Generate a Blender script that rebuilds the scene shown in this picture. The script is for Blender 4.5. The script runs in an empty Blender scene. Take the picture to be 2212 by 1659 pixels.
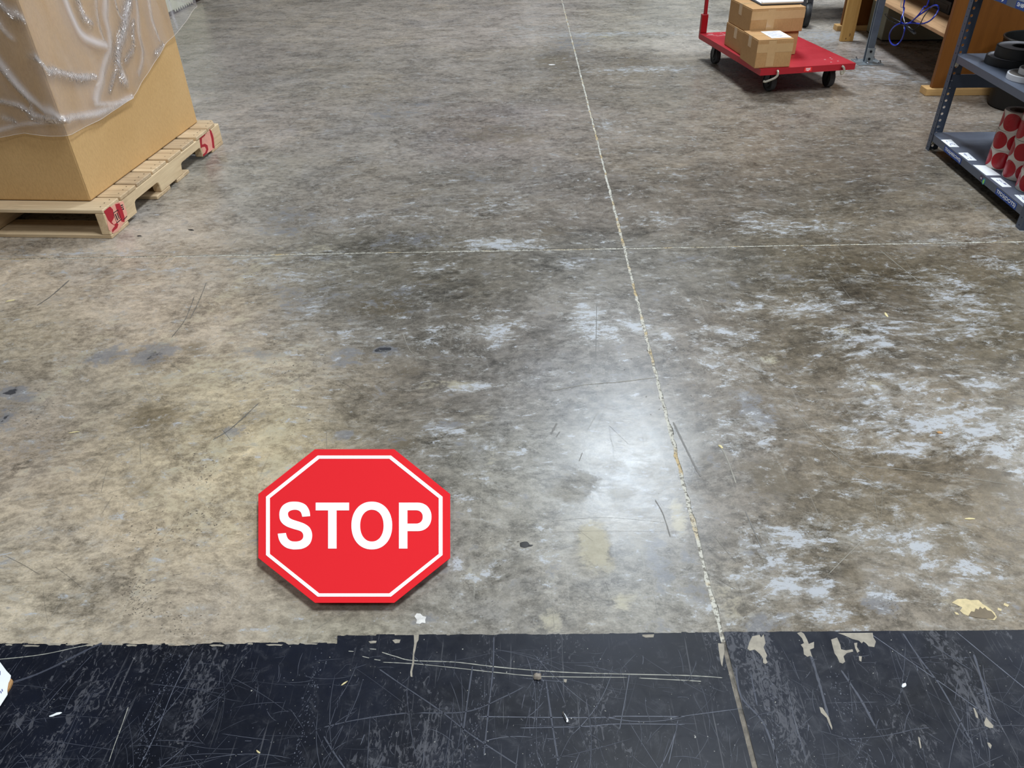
import bpy, bmesh, math, random
import numpy as np
from mathutils import Vector, Matrix
from mathutils.geometry import tessellate_polygon

random.seed(7)
rng = np.random.default_rng(11)
scene = bpy.context.scene
COL = scene.collection

# ------------------------------------------------------------------ camera
PITCH, ROLL, YAW = math.radians(35.8548), math.radians(1.6249), math.radians(1.4074)
FPX, IW, IH = 1650.0, 2212.0, 1659.0
CAM = np.array([0.0, 0.0, 1.28])


def cam_rows():
    f = np.array([0, math.cos(PITCH), -math.sin(PITCH)])
    r = np.array([1.0, 0, 0])
    d = np.cross(f, r)
    c, s = math.cos(ROLL), math.sin(ROLL)
    R = np.array([c * r + s * d, -s * r + c * d, f])
    cy, sy = math.cos(YAW), math.sin(YAW)
    return R @ np.array([[cy, -sy, 0], [sy, cy, 0], [0, 0, 1]]).T


RC = cam_rows()
cam_data = bpy.data.cameras.new('camera')
cam_data.sensor_width = 36.0
cam_data.lens = 36.0 * FPX / IW
cam_data.clip_start = 0.02
cam_obj = bpy.data.objects.new('camera', cam_data)
COL.objects.link(cam_obj)
mw = Matrix.Identity(4)
for i in range(3):
    mw[i][0], mw[i][1], mw[i][2], mw[i][3] = RC[0][i], -RC[1][i], -RC[2][i], CAM[i]
cam_obj.matrix_world = mw
scene.camera = cam_obj

# ------------------------------------------------------------------ world, lamps, exposure
world = bpy.data.worlds.new('world')
scene.world = world
world.use_nodes = True
world.node_tree.nodes['Background'].inputs[0].default_value = (0.8, 0.9, 1.0, 1)
world.node_tree.nodes['Background'].inputs[1].default_value = 0.05


def ceiling_and_fill_lamp(x, y, sx, sy, power, col=(0.87, 0.94, 1.0), z=4.9):
    ld = bpy.data.lights.new('ceiling_and_fill_lamp', 'AREA')
    ld.shape = 'RECTANGLE'
    ld.size, ld.size_y, ld.energy, ld.color = sx, sy, power, col
    o = bpy.data.objects.new('ceiling_and_fill_lamp', ld)
    o.location = (x, y, z)
    COL.objects.link(o)


ceiling_and_fill_lamp(1.15, 6.7, 0.85, 1.6, 310, (0.8, 0.9, 1.0))
ceiling_and_fill_lamp(1.1, 1.4, 0.8, 1.3, 230)
ceiling_and_fill_lamp(-1.4, -1.6, 0.8, 1.3, 90)  # added fill lamp behind the camera, no known fixture there
ceiling_and_fill_lamp(5.4, 1.0, 0.8, 1.3, 210)
ceiling_and_fill_lamp(-6.2, 12.3, 0.8, 1.3, 170)  # added lamp to brighten the far left floor, no known fixture there
ceiling_and_fill_lamp(7.3, 7.3, 0.8, 1.3, 340)

vs = scene.view_settings
scene.display_settings.display_device = 'sRGB'
vs.view_transform = 'Standard'
vs.look = 'None'
vs.gamma = 1.0
vs.use_curve_mapping = False
vs.exposure = -0.12
scene.cycles.max_bounces = 6
scene.cycles.diffuse_bounces = 3
scene.cycles.glossy_bounces = 2
scene.cycles.transmission_bounces = 3
scene.cycles.transparent_max_bounces = 8
scene.cycles.caustics_reflective = False
scene.cycles.caustics_refractive = False
scene.cycles.use_denoising = True


# ------------------------------------------------------------------ measuring helpers
def ray(px, py):
    return RC.T @ np.array([(px - IW / 2) / FPX, (py - IH / 2) / FPX, 1.0])


def g(px, py, z=0.0):
    d = ray(px, py)
    return CAM + d * ((z - CAM[2]) / d[2])


def at_x(px, py, X):
    d = ray(px, py)
    return CAM + d * ((X - CAM[0]) / d[0])


def at_y(px, py, Y):
    d = ray(px, py)
    return CAM + d * ((Y - CAM[1]) / d[1])


def lin1(c):
    c /= 255.0
    return c / 12.92 if c <= 0.04045 else ((c + 0.055) / 1.055) ** 2.4


def lin(r, gg, b):
    return (lin1(r), lin1(gg), lin1(b))


# ------------------------------------------------------------------ material helpers
class NT:
    def __init__(self, name):
        self.m = bpy.data.materials.new(name)
        self.m.use_nodes = True
        self.t = self.m.node_tree
        self.b = self.t.nodes['Principled BSDF']
        self.out = self.t.nodes['Material Output']

    def n(self, typ, ins=None, **kw):
        nd = self.t.nodes.new(typ)
        for k, v in kw.items():
            setattr(nd, k, v)
        for k, v in (ins or {}).items():
            self.put(nd.inputs[k], v)
        return nd

    def put(self, sock, v):
        if hasattr(v, 'is_output') or isinstance(v, bpy.types.NodeSocket):
            self.t.links.new(v, sock)
        elif isinstance(v, (tuple, list)) and len(v) == 3 and sock.type == 'RGBA':
            sock.default_value = (*v, 1)
        else:
            sock.default_value = v

    def coord(self, kind='Object'):
        return self.n('ShaderNodeTexCoord').outputs[kind]

    def mapping(self, v, scale=(1, 1, 1), rot=(0, 0, 0)):
        nd = self.n('ShaderNodeMapping', {'Vector': v})
        nd.inputs['Scale'].default_value = scale
        nd.inputs['Rotation'].default_value = rot
        return nd.outputs[0]

    def noise(self, v, scale, detail=4.0, rough=0.55, dist=0.0):
        return self.n('ShaderNodeTexNoise', {'Vector': v, 'Scale': scale, 'Detail': detail, 'Roughness': rough, 'Distortion': dist}).outputs['Fac']

    def mr(self, v, a, b, c, d):
        return self.n('ShaderNodeMapRange', {'Value': v, 'From Min': a, 'From Max': b, 'To Min': c, 'To Max': d}).outputs[0]

    def math(self, op, a, b=0.0):
        nd = self.n('ShaderNodeMath', operation=op)
        self.put(nd.inputs[0], a)
        self.put(nd.inputs[1], b)
        return nd.outputs[0]

    def mix(self, fac, a, b, blend='MIX'):
        nd = self.n('ShaderNodeMix', data_type='RGBA', blend_type=blend)
        self.put(nd.inputs[0], fac)
        self.put(nd.inputs[6], a)
        self.put(nd.inputs[7], b)
        return nd.outputs[2]

    def bump(self, h, strength=0.3, dist=0.002):
        nd = self.n('ShaderNodeBump', {'Height': h, 'Strength': strength, 'Distance': dist})
        self.t.links.new(nd.outputs[0], self.b.inputs['Normal'])


MATS = {}


def mat(name, rgb, rough=0.6, metal=0.0, vary=0.18, scale=8.0, spec=0.5, stretch=(1, 1, 1), bump=0.0, fine=60.0):
    """plain procedural material: colour with two scales of noise wear"""
    if name in MATS:
        return MATS[name]
    k = NT(name)
    c = k.coord()
    v = k.mapping(c, stretch)
    a = k.noise(v, scale, 5, 0.6)
    b = k.noise(v, fine, 3, 0.6)
    f = k.math('ADD', k.mr(a, 0.25, 0.75, 1 - vary, 1 + vary), k.mr(b, 0.25, 0.75, -vary * 0.5, vary * 0.5))
    base = lin(*rgb)
    cc = k.n('ShaderNodeCombineColor', {'Red': f, 'Green': f, 'Blue': f}).outputs[0]
    col = k.mix(1.0, (*base, 1), cc, 'MULTIPLY')
    k.put(k.b.inputs['Base Color'], col)
    k.b.inputs['Metallic'].default_value = metal
    k.b.inputs['Specular IOR Level'].default_value = spec
    k.put(k.b.inputs['Roughness'], k.mr(a, 0.3, 0.7, max(0.02, rough - 0.08), min(1, rough + 0.08)))
    if bump:
        k.bump(b, bump, 0.001)
    MATS[name] = k.m
    return k.m


def mat_wood(name, light, dark, scale=1.0, axis='x', rough=0.65, spec=0.3):
    k = NT(name)
    c = k.coord()
    st = {'x': (1.2, 22, 22), 'y': (22, 1.2, 22), 'z': (22, 22, 1.2)}[axis]
    v = k.mapping(c, tuple(s * scale for s in st))
    a = k.noise(v, 1.0, 6, 0.65, 0.8)
    v2 = k.mapping(c, tuple(s * scale * 4 for s in st))
    b = k.noise(v2, 1.0, 3, 0.6)
    big = k.noise(c, 5.0, 4, 0.6)
    f = k.math('ADD', k.mr(a, 0.3, 0.7, 0, 0.75), k.mr(b, 0.3, 0.7, -0.12, 0.25))
    col = k.mix(f, lin(*light), lin(*dark))
    grime = k.mr(big, 0.55, 0.75, 0, 0.35)
    col = k.mix(grime, col, tuple(x * 0.55 for x in lin(*dark)))
    k.put(k.b.inputs['Base Color'], col)
    k.b.inputs['Roughness'].default_value = rough
    k.b.inputs['Specular IOR Level'].default_value = spec
    k.bump(a, 0.25, 0.001)
    MATS[name] = k.m
    return k.m


# ------------------------------------------------------------------ mesh helpers
class MB:
    """collects faces; build() links ONE mesh object"""

    def __init__(self):
        self.v, self.f, self.mi = [], [], []
        self.cur = 0

    def add(self, verts, faces):
        o = len(self.v)
        self.v += [tuple(map(float, p)) for p in verts]
        self.f += [tuple(i + o for i in q) for q in faces]
        self.mi += [self.cur] * len(faces)
        return self

    def box(self, a, b, M=None):
        x0, y0, z0 = a
        x1, y1, z1 = b
        vs_ = [(x0, y0, z0), (x1, y0, z0), (x1, y1, z0), (x0, y1, z0), (x0, y0, z1), (x1, y0, z1), (x1, y1, z1), (x0, y1, z1)]
        if M is not None:
            vs_ = [M @ Vector(p) for p in vs_]
        return self.add(vs_, [(0, 3, 2, 1), (4, 5, 6, 7), (0, 1, 5, 4), (1, 2, 6, 5), (2, 3, 7, 6), (3, 0, 4, 7)])

    def prism(self, pts, fn0, fn1):
        """closed solid between two copies of a 2-D outline"""
        n = len(pts)
        tri = tessellate_polygon([[Vector((p[0], p[1], 0)) for p in pts]])
        a = [fn0(*p) for p in pts]
        b = [fn1(*p) for p in pts]
        fs = [tuple(t) for t in tri] + [tuple(i + n for i in reversed(t)) for t in tri]
        fs += [(i, (i + 1) % n, (i + 1) % n + n, i + n) for i in range(n)]
        return self.add(a + b, fs)

    def tube(self, pts, r, n=8, closed=False):
        P = [Vector(p) for p in pts]
        m = len(P)
        vs_, fs = [], []
        up = None
        for i in range(m):
            if closed:
                t = P[(i + 1) % m] - P[i - 1]
            else:
                t = P[min(i + 1, m - 1)] - P[max(i - 1, 0)]
            t.normalize()
            if up is None:
                up = Vector((0, 0, 1)) if abs(t.z) < 0.9 else Vector((1, 0, 0))
            s = t.cross(up).normalized()
            up = s.cross(t).normalized()
            rr = r[i] if isinstance(r, (list, tuple)) else r
            for k in range(n):
                an = 2 * math.pi * k / n
                vs_.append(P[i] + (s * math.cos(an) + up * math.sin(an)) * rr)
        seg = m if closed else m - 1
        for i in range(seg):
            for k in range(n):
                a, b = i * n + k, i * n + (k + 1) % n
                c, d = ((i + 1) % m) * n + (k + 1) % n, ((i + 1) % m) * n + k
                fs.append((a, b, c, d))
        if not closed:
            fs.append(tuple(range(n - 1, -1, -1)))
            fs.append(tuple(range((m - 1) * n, m * n)))
        return self.add(vs_, fs)

    def lathe(self, prof, n=40, M=None, close=True):
        """prof: (r, z) loop; revolved about z"""
        m = len(prof)
        vs_, fs = [], []
        for k in range(n):
            an = 2 * math.pi * k / n
            for r, z in prof:
                p = Vector((r * math.cos(an), r * math.sin(an), z))
                vs_.append(M @ p if M is not None else p)
        for k in range(n):
            k2 = (k + 1) % n
            for i in range(m if close else m - 1):
                j = (i + 1) % m
                fs.append((k * m + i, k2 * m + i, k2 * m + j, k * m + j))
        return self.add(vs_, fs)

    def build(self, name, materials, parent=None, smooth=False, bevel=0.0, seg=2):
        me = bpy.data.meshes.new(name)
        me.from_pydata(self.v, [], self.f)
        if not isinstance(materials, (list, tuple)):
            materials = [materials]
        for m_ in materials:
            me.materials.append(m_)
        if len(materials) > 1:
            me.polygons.foreach_set('material_index', self.mi)
        bm = bmesh.new()
        bm.from_mesh(me)
        bmesh.ops.remove_doubles(bm, verts=bm.verts, dist=1e-6)
        bmesh.ops.recalc_face_normals(bm, faces=bm.faces)
        if bevel:
            es = [e for e in bm.edges if len(e.link_faces) == 2 and e.calc_face_angle(0) > 0.6]
            bmesh.ops.bevel(bm, geom=es, offset=bevel, segments=seg, affect='EDGES', profile=0.5)
        bm.to_mesh(me)
        bm.free()
        if smooth:
            me.polygons.foreach_set('use_smooth', [True] * len(me.polygons))
            try:
                me.set_sharp_from_angle(angle=math.radians(35))
            except Exception:
                pass
        o = bpy.data.objects.new(name, me)
        COL.objects.link(o)
        if parent is not None:
            o.parent = parent
        return o


def tag(o, label, cat, group=None):
    o['label'] = label
    o['category'] = cat
    if group:
        o['group'] = group
    return o


def thing(name, label, cat, loc=(0, 0, 0), rotz=0.0, group=None):
    o = bpy.data.objects.new(name, None)
    o.empty_display_size = 0.05
    o.location = tuple(float(q) for q in loc)
    o.rotation_euler = (0, 0, rotz)
    COL.objects.link(o)
    return tag(o, label, cat, group)


def struct(o):
    o['kind'] = 'structure'
    return o


def smooth_path(pts, per=8, closed=False):
    P = [np.array(p, float) for p in pts]
    n = len(P)
    out = []
    rng_ = range(n if closed else n - 1)
    for i in rng_:
        if closed:
            p0, p1, p2, p3 = P[i - 1], P[i], P[(i + 1) % n], P[(i + 2) % n]
        else:
            p0, p1, p2, p3 = P[max(i - 1, 0)], P[i], P[i + 1], P[min(i + 2, n - 1)]
        for k in range(per):
            t = k / per
            out.append(0.5 * ((2 * p1) + (-p0 + p2) * t + (2 * p0 - 5 * p1 + 4 * p2 - p3) * t * t + (-p0 + 3 * p1 - 3 * p2 + p3) * t ** 3))
    if not closed:
        out.append(P[-1])
    return out


def text_mesh(body, size_x, size_y):
    """flat text geometry fitted to a size_x by size_y box, centred on the origin"""
    cu = bpy.data.curves.new('text', 'FONT')
    cu.body = body
    cu.resolution_u = 3
    cu.offset = 0.018
    o = bpy.data.objects.new('text', cu)
    COL.objects.link(o)
    dg = bpy.context.evaluated_depsgraph_get()
    me = bpy.data.meshes.new_from_object(o.evaluated_get(dg))
    vs_ = np.array([tuple(v.co) for v in me.vertices])
    fs = [tuple(p.vertices) for p in me.polygons]
    bpy.data.objects.remove(o)
    bpy.data.curves.remove(cu)
    bpy.data.meshes.remove(me)
    lo, hi = vs_.min(0), vs_.max(0)
    vs_ = (vs_ - (lo + hi) / 2)
    vs_[:, 0] *= size_x / (hi[0] - lo[0])
    vs_[:, 1] *= size_y / (hi[1] - lo[1])
    return vs_, fs


# ------------------------------------------------------------------ concrete: wear and tone map (where each stain lies on the slab)
TONES = [  # stain colours; far and left ones raised to offset weaker lamp light
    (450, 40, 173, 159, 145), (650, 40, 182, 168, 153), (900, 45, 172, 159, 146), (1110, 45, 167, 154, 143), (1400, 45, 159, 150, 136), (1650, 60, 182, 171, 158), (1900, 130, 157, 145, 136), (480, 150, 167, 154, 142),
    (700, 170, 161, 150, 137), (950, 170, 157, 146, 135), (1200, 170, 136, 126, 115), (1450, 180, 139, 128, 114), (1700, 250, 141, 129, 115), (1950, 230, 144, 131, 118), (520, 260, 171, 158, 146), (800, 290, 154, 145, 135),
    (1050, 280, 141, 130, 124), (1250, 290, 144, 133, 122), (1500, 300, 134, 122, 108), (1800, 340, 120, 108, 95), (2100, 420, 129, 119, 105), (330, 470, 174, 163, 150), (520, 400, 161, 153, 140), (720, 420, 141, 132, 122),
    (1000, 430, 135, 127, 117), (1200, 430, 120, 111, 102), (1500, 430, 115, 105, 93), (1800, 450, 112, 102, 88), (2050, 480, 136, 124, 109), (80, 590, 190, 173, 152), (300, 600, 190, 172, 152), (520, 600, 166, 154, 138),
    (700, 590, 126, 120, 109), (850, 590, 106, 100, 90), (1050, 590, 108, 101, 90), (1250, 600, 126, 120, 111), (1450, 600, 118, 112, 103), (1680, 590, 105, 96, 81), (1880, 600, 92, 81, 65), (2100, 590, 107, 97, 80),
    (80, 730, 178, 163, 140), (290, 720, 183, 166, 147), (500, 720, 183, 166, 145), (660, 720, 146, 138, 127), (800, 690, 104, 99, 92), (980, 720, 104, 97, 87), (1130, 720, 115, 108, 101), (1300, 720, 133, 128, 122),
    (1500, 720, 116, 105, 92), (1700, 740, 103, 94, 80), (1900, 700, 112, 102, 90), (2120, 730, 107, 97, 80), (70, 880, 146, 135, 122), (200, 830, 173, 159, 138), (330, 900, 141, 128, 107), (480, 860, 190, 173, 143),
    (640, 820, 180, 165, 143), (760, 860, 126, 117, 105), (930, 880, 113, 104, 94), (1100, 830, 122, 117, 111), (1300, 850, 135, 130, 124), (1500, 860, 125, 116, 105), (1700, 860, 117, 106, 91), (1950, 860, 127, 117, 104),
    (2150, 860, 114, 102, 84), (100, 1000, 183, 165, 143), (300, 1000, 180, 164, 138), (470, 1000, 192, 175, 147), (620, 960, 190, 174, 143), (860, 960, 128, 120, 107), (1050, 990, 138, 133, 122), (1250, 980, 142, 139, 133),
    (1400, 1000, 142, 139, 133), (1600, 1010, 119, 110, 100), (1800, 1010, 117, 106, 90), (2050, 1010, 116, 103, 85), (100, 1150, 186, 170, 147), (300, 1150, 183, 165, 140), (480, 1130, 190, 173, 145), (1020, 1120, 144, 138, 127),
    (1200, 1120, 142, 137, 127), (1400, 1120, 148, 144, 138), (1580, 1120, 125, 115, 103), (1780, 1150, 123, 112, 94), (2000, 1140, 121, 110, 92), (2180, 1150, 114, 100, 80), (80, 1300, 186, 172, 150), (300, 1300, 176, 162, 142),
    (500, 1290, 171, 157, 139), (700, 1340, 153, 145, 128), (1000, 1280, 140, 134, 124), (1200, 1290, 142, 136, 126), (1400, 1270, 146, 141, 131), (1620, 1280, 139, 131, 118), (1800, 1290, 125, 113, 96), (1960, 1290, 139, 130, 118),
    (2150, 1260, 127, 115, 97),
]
# px, py, half-width, half-height, strength
WHITE = [
    (1720, 660, 130, 22, .9), (1640, 655, 60, 15, .7), (1880, 730, 90, 40, 1), (1950, 715, 110, 25, .9), (2080, 650, 60, 60, 1), (2070, 690, 50, 40, .9), (1990, 840, 60, 50, .7), (2000, 905, 140, 50, 1), (2110, 905, 110, 50, 1), (2160, 575, 50, 18, .9),
    (1890, 860, 60, 60, .7), (1960, 960, 90, 30, 1), (2060, 950, 90, 30, 1), (2180, 980, 70, 40, 1), (2120, 820, 60, 25, .9), (1700, 1165, 90, 40, .9), (1690, 1255, 90, 40, 1.2), (1770, 1300, 60, 45, 1.1), (1820, 1150, 80, 30, .9), (1960, 1165, 90, 35, 1), (2010, 1200, 70, 40, .7),
    (1610, 930, 60, 40, .9), (1830, 945, 30, 35, .9), (1570, 790, 70, 40, .7), (1560, 720, 60, 20, .7), (1610, 1145, 20, 14, 1), (2090, 1240, 120, 35, .9), (1900, 1290, 30, 30, .8), (1660, 1190, 60, 30, .7), (1850, 1050, 40, 25, .7),
    (150, 549, 180, 5, 1.0), (1085, 528, 80, 12, 1.5), (1270, 690, 40, 40, 1.2), (1290, 715, 50, 16, 1.4), (1370, 705, 35, 20, 1.5), (1065, 710, 40, 28, 1.2), (980, 718, 50, 14, .9), (1020, 835, 40, 12, 1.4), (1430, 720, 25, 14, .9), (800, 730, 90, 14, .8), (760, 720, 50, 14, .8), (980, 940, 60, 35, .7), (1720, 490, 110, 14, .9), (1420, 475, 50, 14, .7), (1245, 570, 30, 14, .9), (930, 580, 50, 10, .8), (1640, 480, 60, 18, .7),
    (1290, 74, 160, 5, 1), (1400, 150, 130, 6, 1), (1450, 72, 160, 5, .8), (1790, 78, 60, 14, 1.2), (1900, 160, 70, 12, 1), (1310, 270, 20, 16, .8), (1960, 175, 90, 8, .7), (1860, 145, 60, 10, .8), (1150, 60, 60, 8, .6),
    (340, 585, 200, 10, .6), (600, 555, 160, 12, .6), (600, 600, 100, 16, .6), (650, 690, 50, 70, .5), (1020, 1230, 70, 30, .6), (1180, 1180, 30, 40, .8), (1400, 1060, 80, 90, .5), (1520, 1290, 60, 60, .5), (1100, 990, 60, 40, .6), (1460, 1180, 30, 30, .6), (1060, 450, 90, 20, .5), (800, 470, 120, 14, .5), (1900, 600, 80, 12, .4), (2180, 490, 60, 14, .8), (2050, 520, 80, 10, .7),
]
YELLOW = [
    (480, 800, 140, 50, .8), (600, 930, 60, 50, 1), (610, 1000, 50, 30, 1), (430, 1000, 100, 50, .7), (420, 1100, 110, 70, .8), (330, 1240, 60, 60, .6), (600, 760, 120, 30, .7), (460, 980, 60, 60, .8), (1285, 1175, 32, 46, 1.9), (1320, 1220, 24, 30, .8), (1465, 1115, 18, 40, 1.6), (1345, 1300, 30, 20, 1.3), (1190, 1340, 40, 30, .9), (2100, 1312, 40, 18, 1.4), (2055, 1300, 40, 14, 1), (1590, 1320, 50, 40, .8), (1560, 1270, 30, 40, .6), (930, 830, 50, 14, .9), (1000, 830, 50, 12, .9), (1890, 830, 24, 16, 1.1), (1830, 720, 40, 14, .8), (1665, 775, 20, 12, 1), (1020, 1250, 30, 30, .7), (1085, 525, 40, 8, .8), (560, 560, 90, 10, .7), (690, 540, 60, 14, .7), (1310, 78, 20, 7, .9), (250, 620, 150, 30, .5), (760, 740, 40, 10, .7), (1720, 1350, 40, 10, .5), (90, 1010, 80, 60, .5), (300, 800, 80, 30, .5), (1050, 900, 30, 12, .7), (1060, 1000, 20, 30, .6), (1340, 520, 30, 6, .6), (700, 570, 90, 12, .6),
]
for line in ([(600, 545), (480, 640), (330, 760), (150, 960)], [(520, 690), (430, 880), (330, 1090)], [(650, 790), (570, 960), (490, 1160)], [(250, 700), (90, 860)]):
    for q in smooth_path([np.array(p, float) for p in line], 5):
        YELLOW.append((q[0], q[1], 24, 20, .78))
DARK = [
    (330, 900, 60, 34, 1), (415, 755, 30, 20, 1), (830, 660, 90, 36, .8), (950, 610, 90, 20, .7), (1660, 1030, 70, 50, .9), (1720, 1080, 40, 40, .7), (1090, 700, 60, 14, .7), (1040, 800, 40, 30, .5), (860, 800, 100, 24, .6), (880, 960, 60, 26, .8), (1870, 600, 120, 40, .8), (2160, 1050, 60, 50, .8), (2060, 1170, 60, 60, .7), (1830, 1220, 40, 50, .8), (1850, 1330, 30, 40, .7), (1700, 750, 80, 40, .6), (2120, 780, 60, 40, .5), (300, 1060, 60, 30, .6), (560, 850, 60, 30, .5), (600, 900, 40, 30, .7), (1000, 440, 160, 30, .5), (1220, 500, 90, 20, .7), (1050, 290, 130, 30, .7), (1200, 130, 60, 40, .7), (1370, 130, 60, 20, .7), (1420, 160, 80, 10, .6), (820, 200, 150, 20, .5), (500, 180, 80, 20, .5), (1700, 350, 160, 20, .5), (110, 730, 60, 20, .6), (1150, 1000, 50, 20, .4), (280, 1260, 60, 40, .4), (780, 940, 80, 20, .7), (2100, 1310, 24, 10, 1.1), (1240, 1060, 60, 30, .5), (1000, 1170, 40, 60, .5), (920, 1240, 50, 30, .5), (2160, 400, 60, 40, .4), (560, 470, 120, 20, .4), (880, 420, 90, 16, .6), (700, 340, 130, 20, .4), (40, 620, 50, 40, .3), (1270, 700, 14, 40, .4)]
BLUE = [  # slate-grey smears
    (330, 768, 46, 24, 1.45), (240, 770, 50, 16, 1.0), (25, 846, 20, 8, 2.3), (828, 756, 20, 6, 2.4), (5, 905, 10, 10, 1.9), (560, 762, 60, 14, .9), (500, 930, 40, 12, 1), (30, 880, 36, 34, .9), (840, 645, 80, 34, .5), (770, 770, 60, 30, .7), (830, 755, 30, 9, 1.6), (1420, 1210, 34, 60, .9), (1500, 1240, 20, 60, .6), (1650, 1345, 60, 20, 1.1), (1630, 1190, 30, 40, .6), (735, 935, 30, 12, .9), (670, 640, 70, 40, .6), (960, 935, 50, 24, .7), (1620, 880, 50, 40, .7), (620, 480, 80, 30, .6), (880, 520, 90, 14, .7), (1230, 90, 50, 20, .7), (1070, 380, 90, 20, .4), (100, 960, 60, 30, .5), (1910, 1310, 36, 34, .8), (850, 240, 80, 24, .5), (545, 1160, 30, 30, .5), (560, 910, 30, 30, .5), (1280, 560, 50, 10, .6), (1480, 570, 60, 20, .4), (1840, 900, 40, 24, .6), (909, 1338, 26, 20, .9), (1120, 1240, 60, 26, .5), (690, 560, 70, 12, .6)]
MATT = [(1600, 1040, 110, 70, .9), (1280, 1190, 50, 60, .9), (1240, 1050, 70, 40, .7), (1900, 900, 300, 120, .5), (300, 900, 420, 300, .75), (2000, 1200, 260, 120, .6), (1100, 1250, 120, 80, .5), (1530, 850, 110, 60, .5), (1120, 900, 70, 90, .5)]


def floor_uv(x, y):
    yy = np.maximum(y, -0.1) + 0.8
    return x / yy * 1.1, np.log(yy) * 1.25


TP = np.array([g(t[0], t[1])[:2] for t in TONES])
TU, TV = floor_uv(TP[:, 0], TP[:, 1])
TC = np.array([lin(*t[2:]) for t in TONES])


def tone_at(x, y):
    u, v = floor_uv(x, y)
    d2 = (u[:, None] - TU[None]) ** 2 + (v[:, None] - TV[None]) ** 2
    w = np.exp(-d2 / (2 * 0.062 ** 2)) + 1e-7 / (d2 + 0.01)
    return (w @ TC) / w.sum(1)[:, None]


def blob_sum(lst, x, y, sharp=1.0):
    out = np.zeros_like(x)
    for px, py, rx, ry, s in lst:
        c = g(px, py)
        wx = abs(g(px + rx, py)[0] - g(px - rx, py)[0]) / 2
        wy = abs(g(px, py - ry)[1] - g(px, py + ry)[1]) / 2
        d2 = ((x - c[0]) / wx) ** 2 + ((y - c[1]) / wy) ** 2
        out = np.maximum(out, s * np.exp(-0.7 * d2 ** 1.3))
    return out


ALBEDO_K = 0.80


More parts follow.
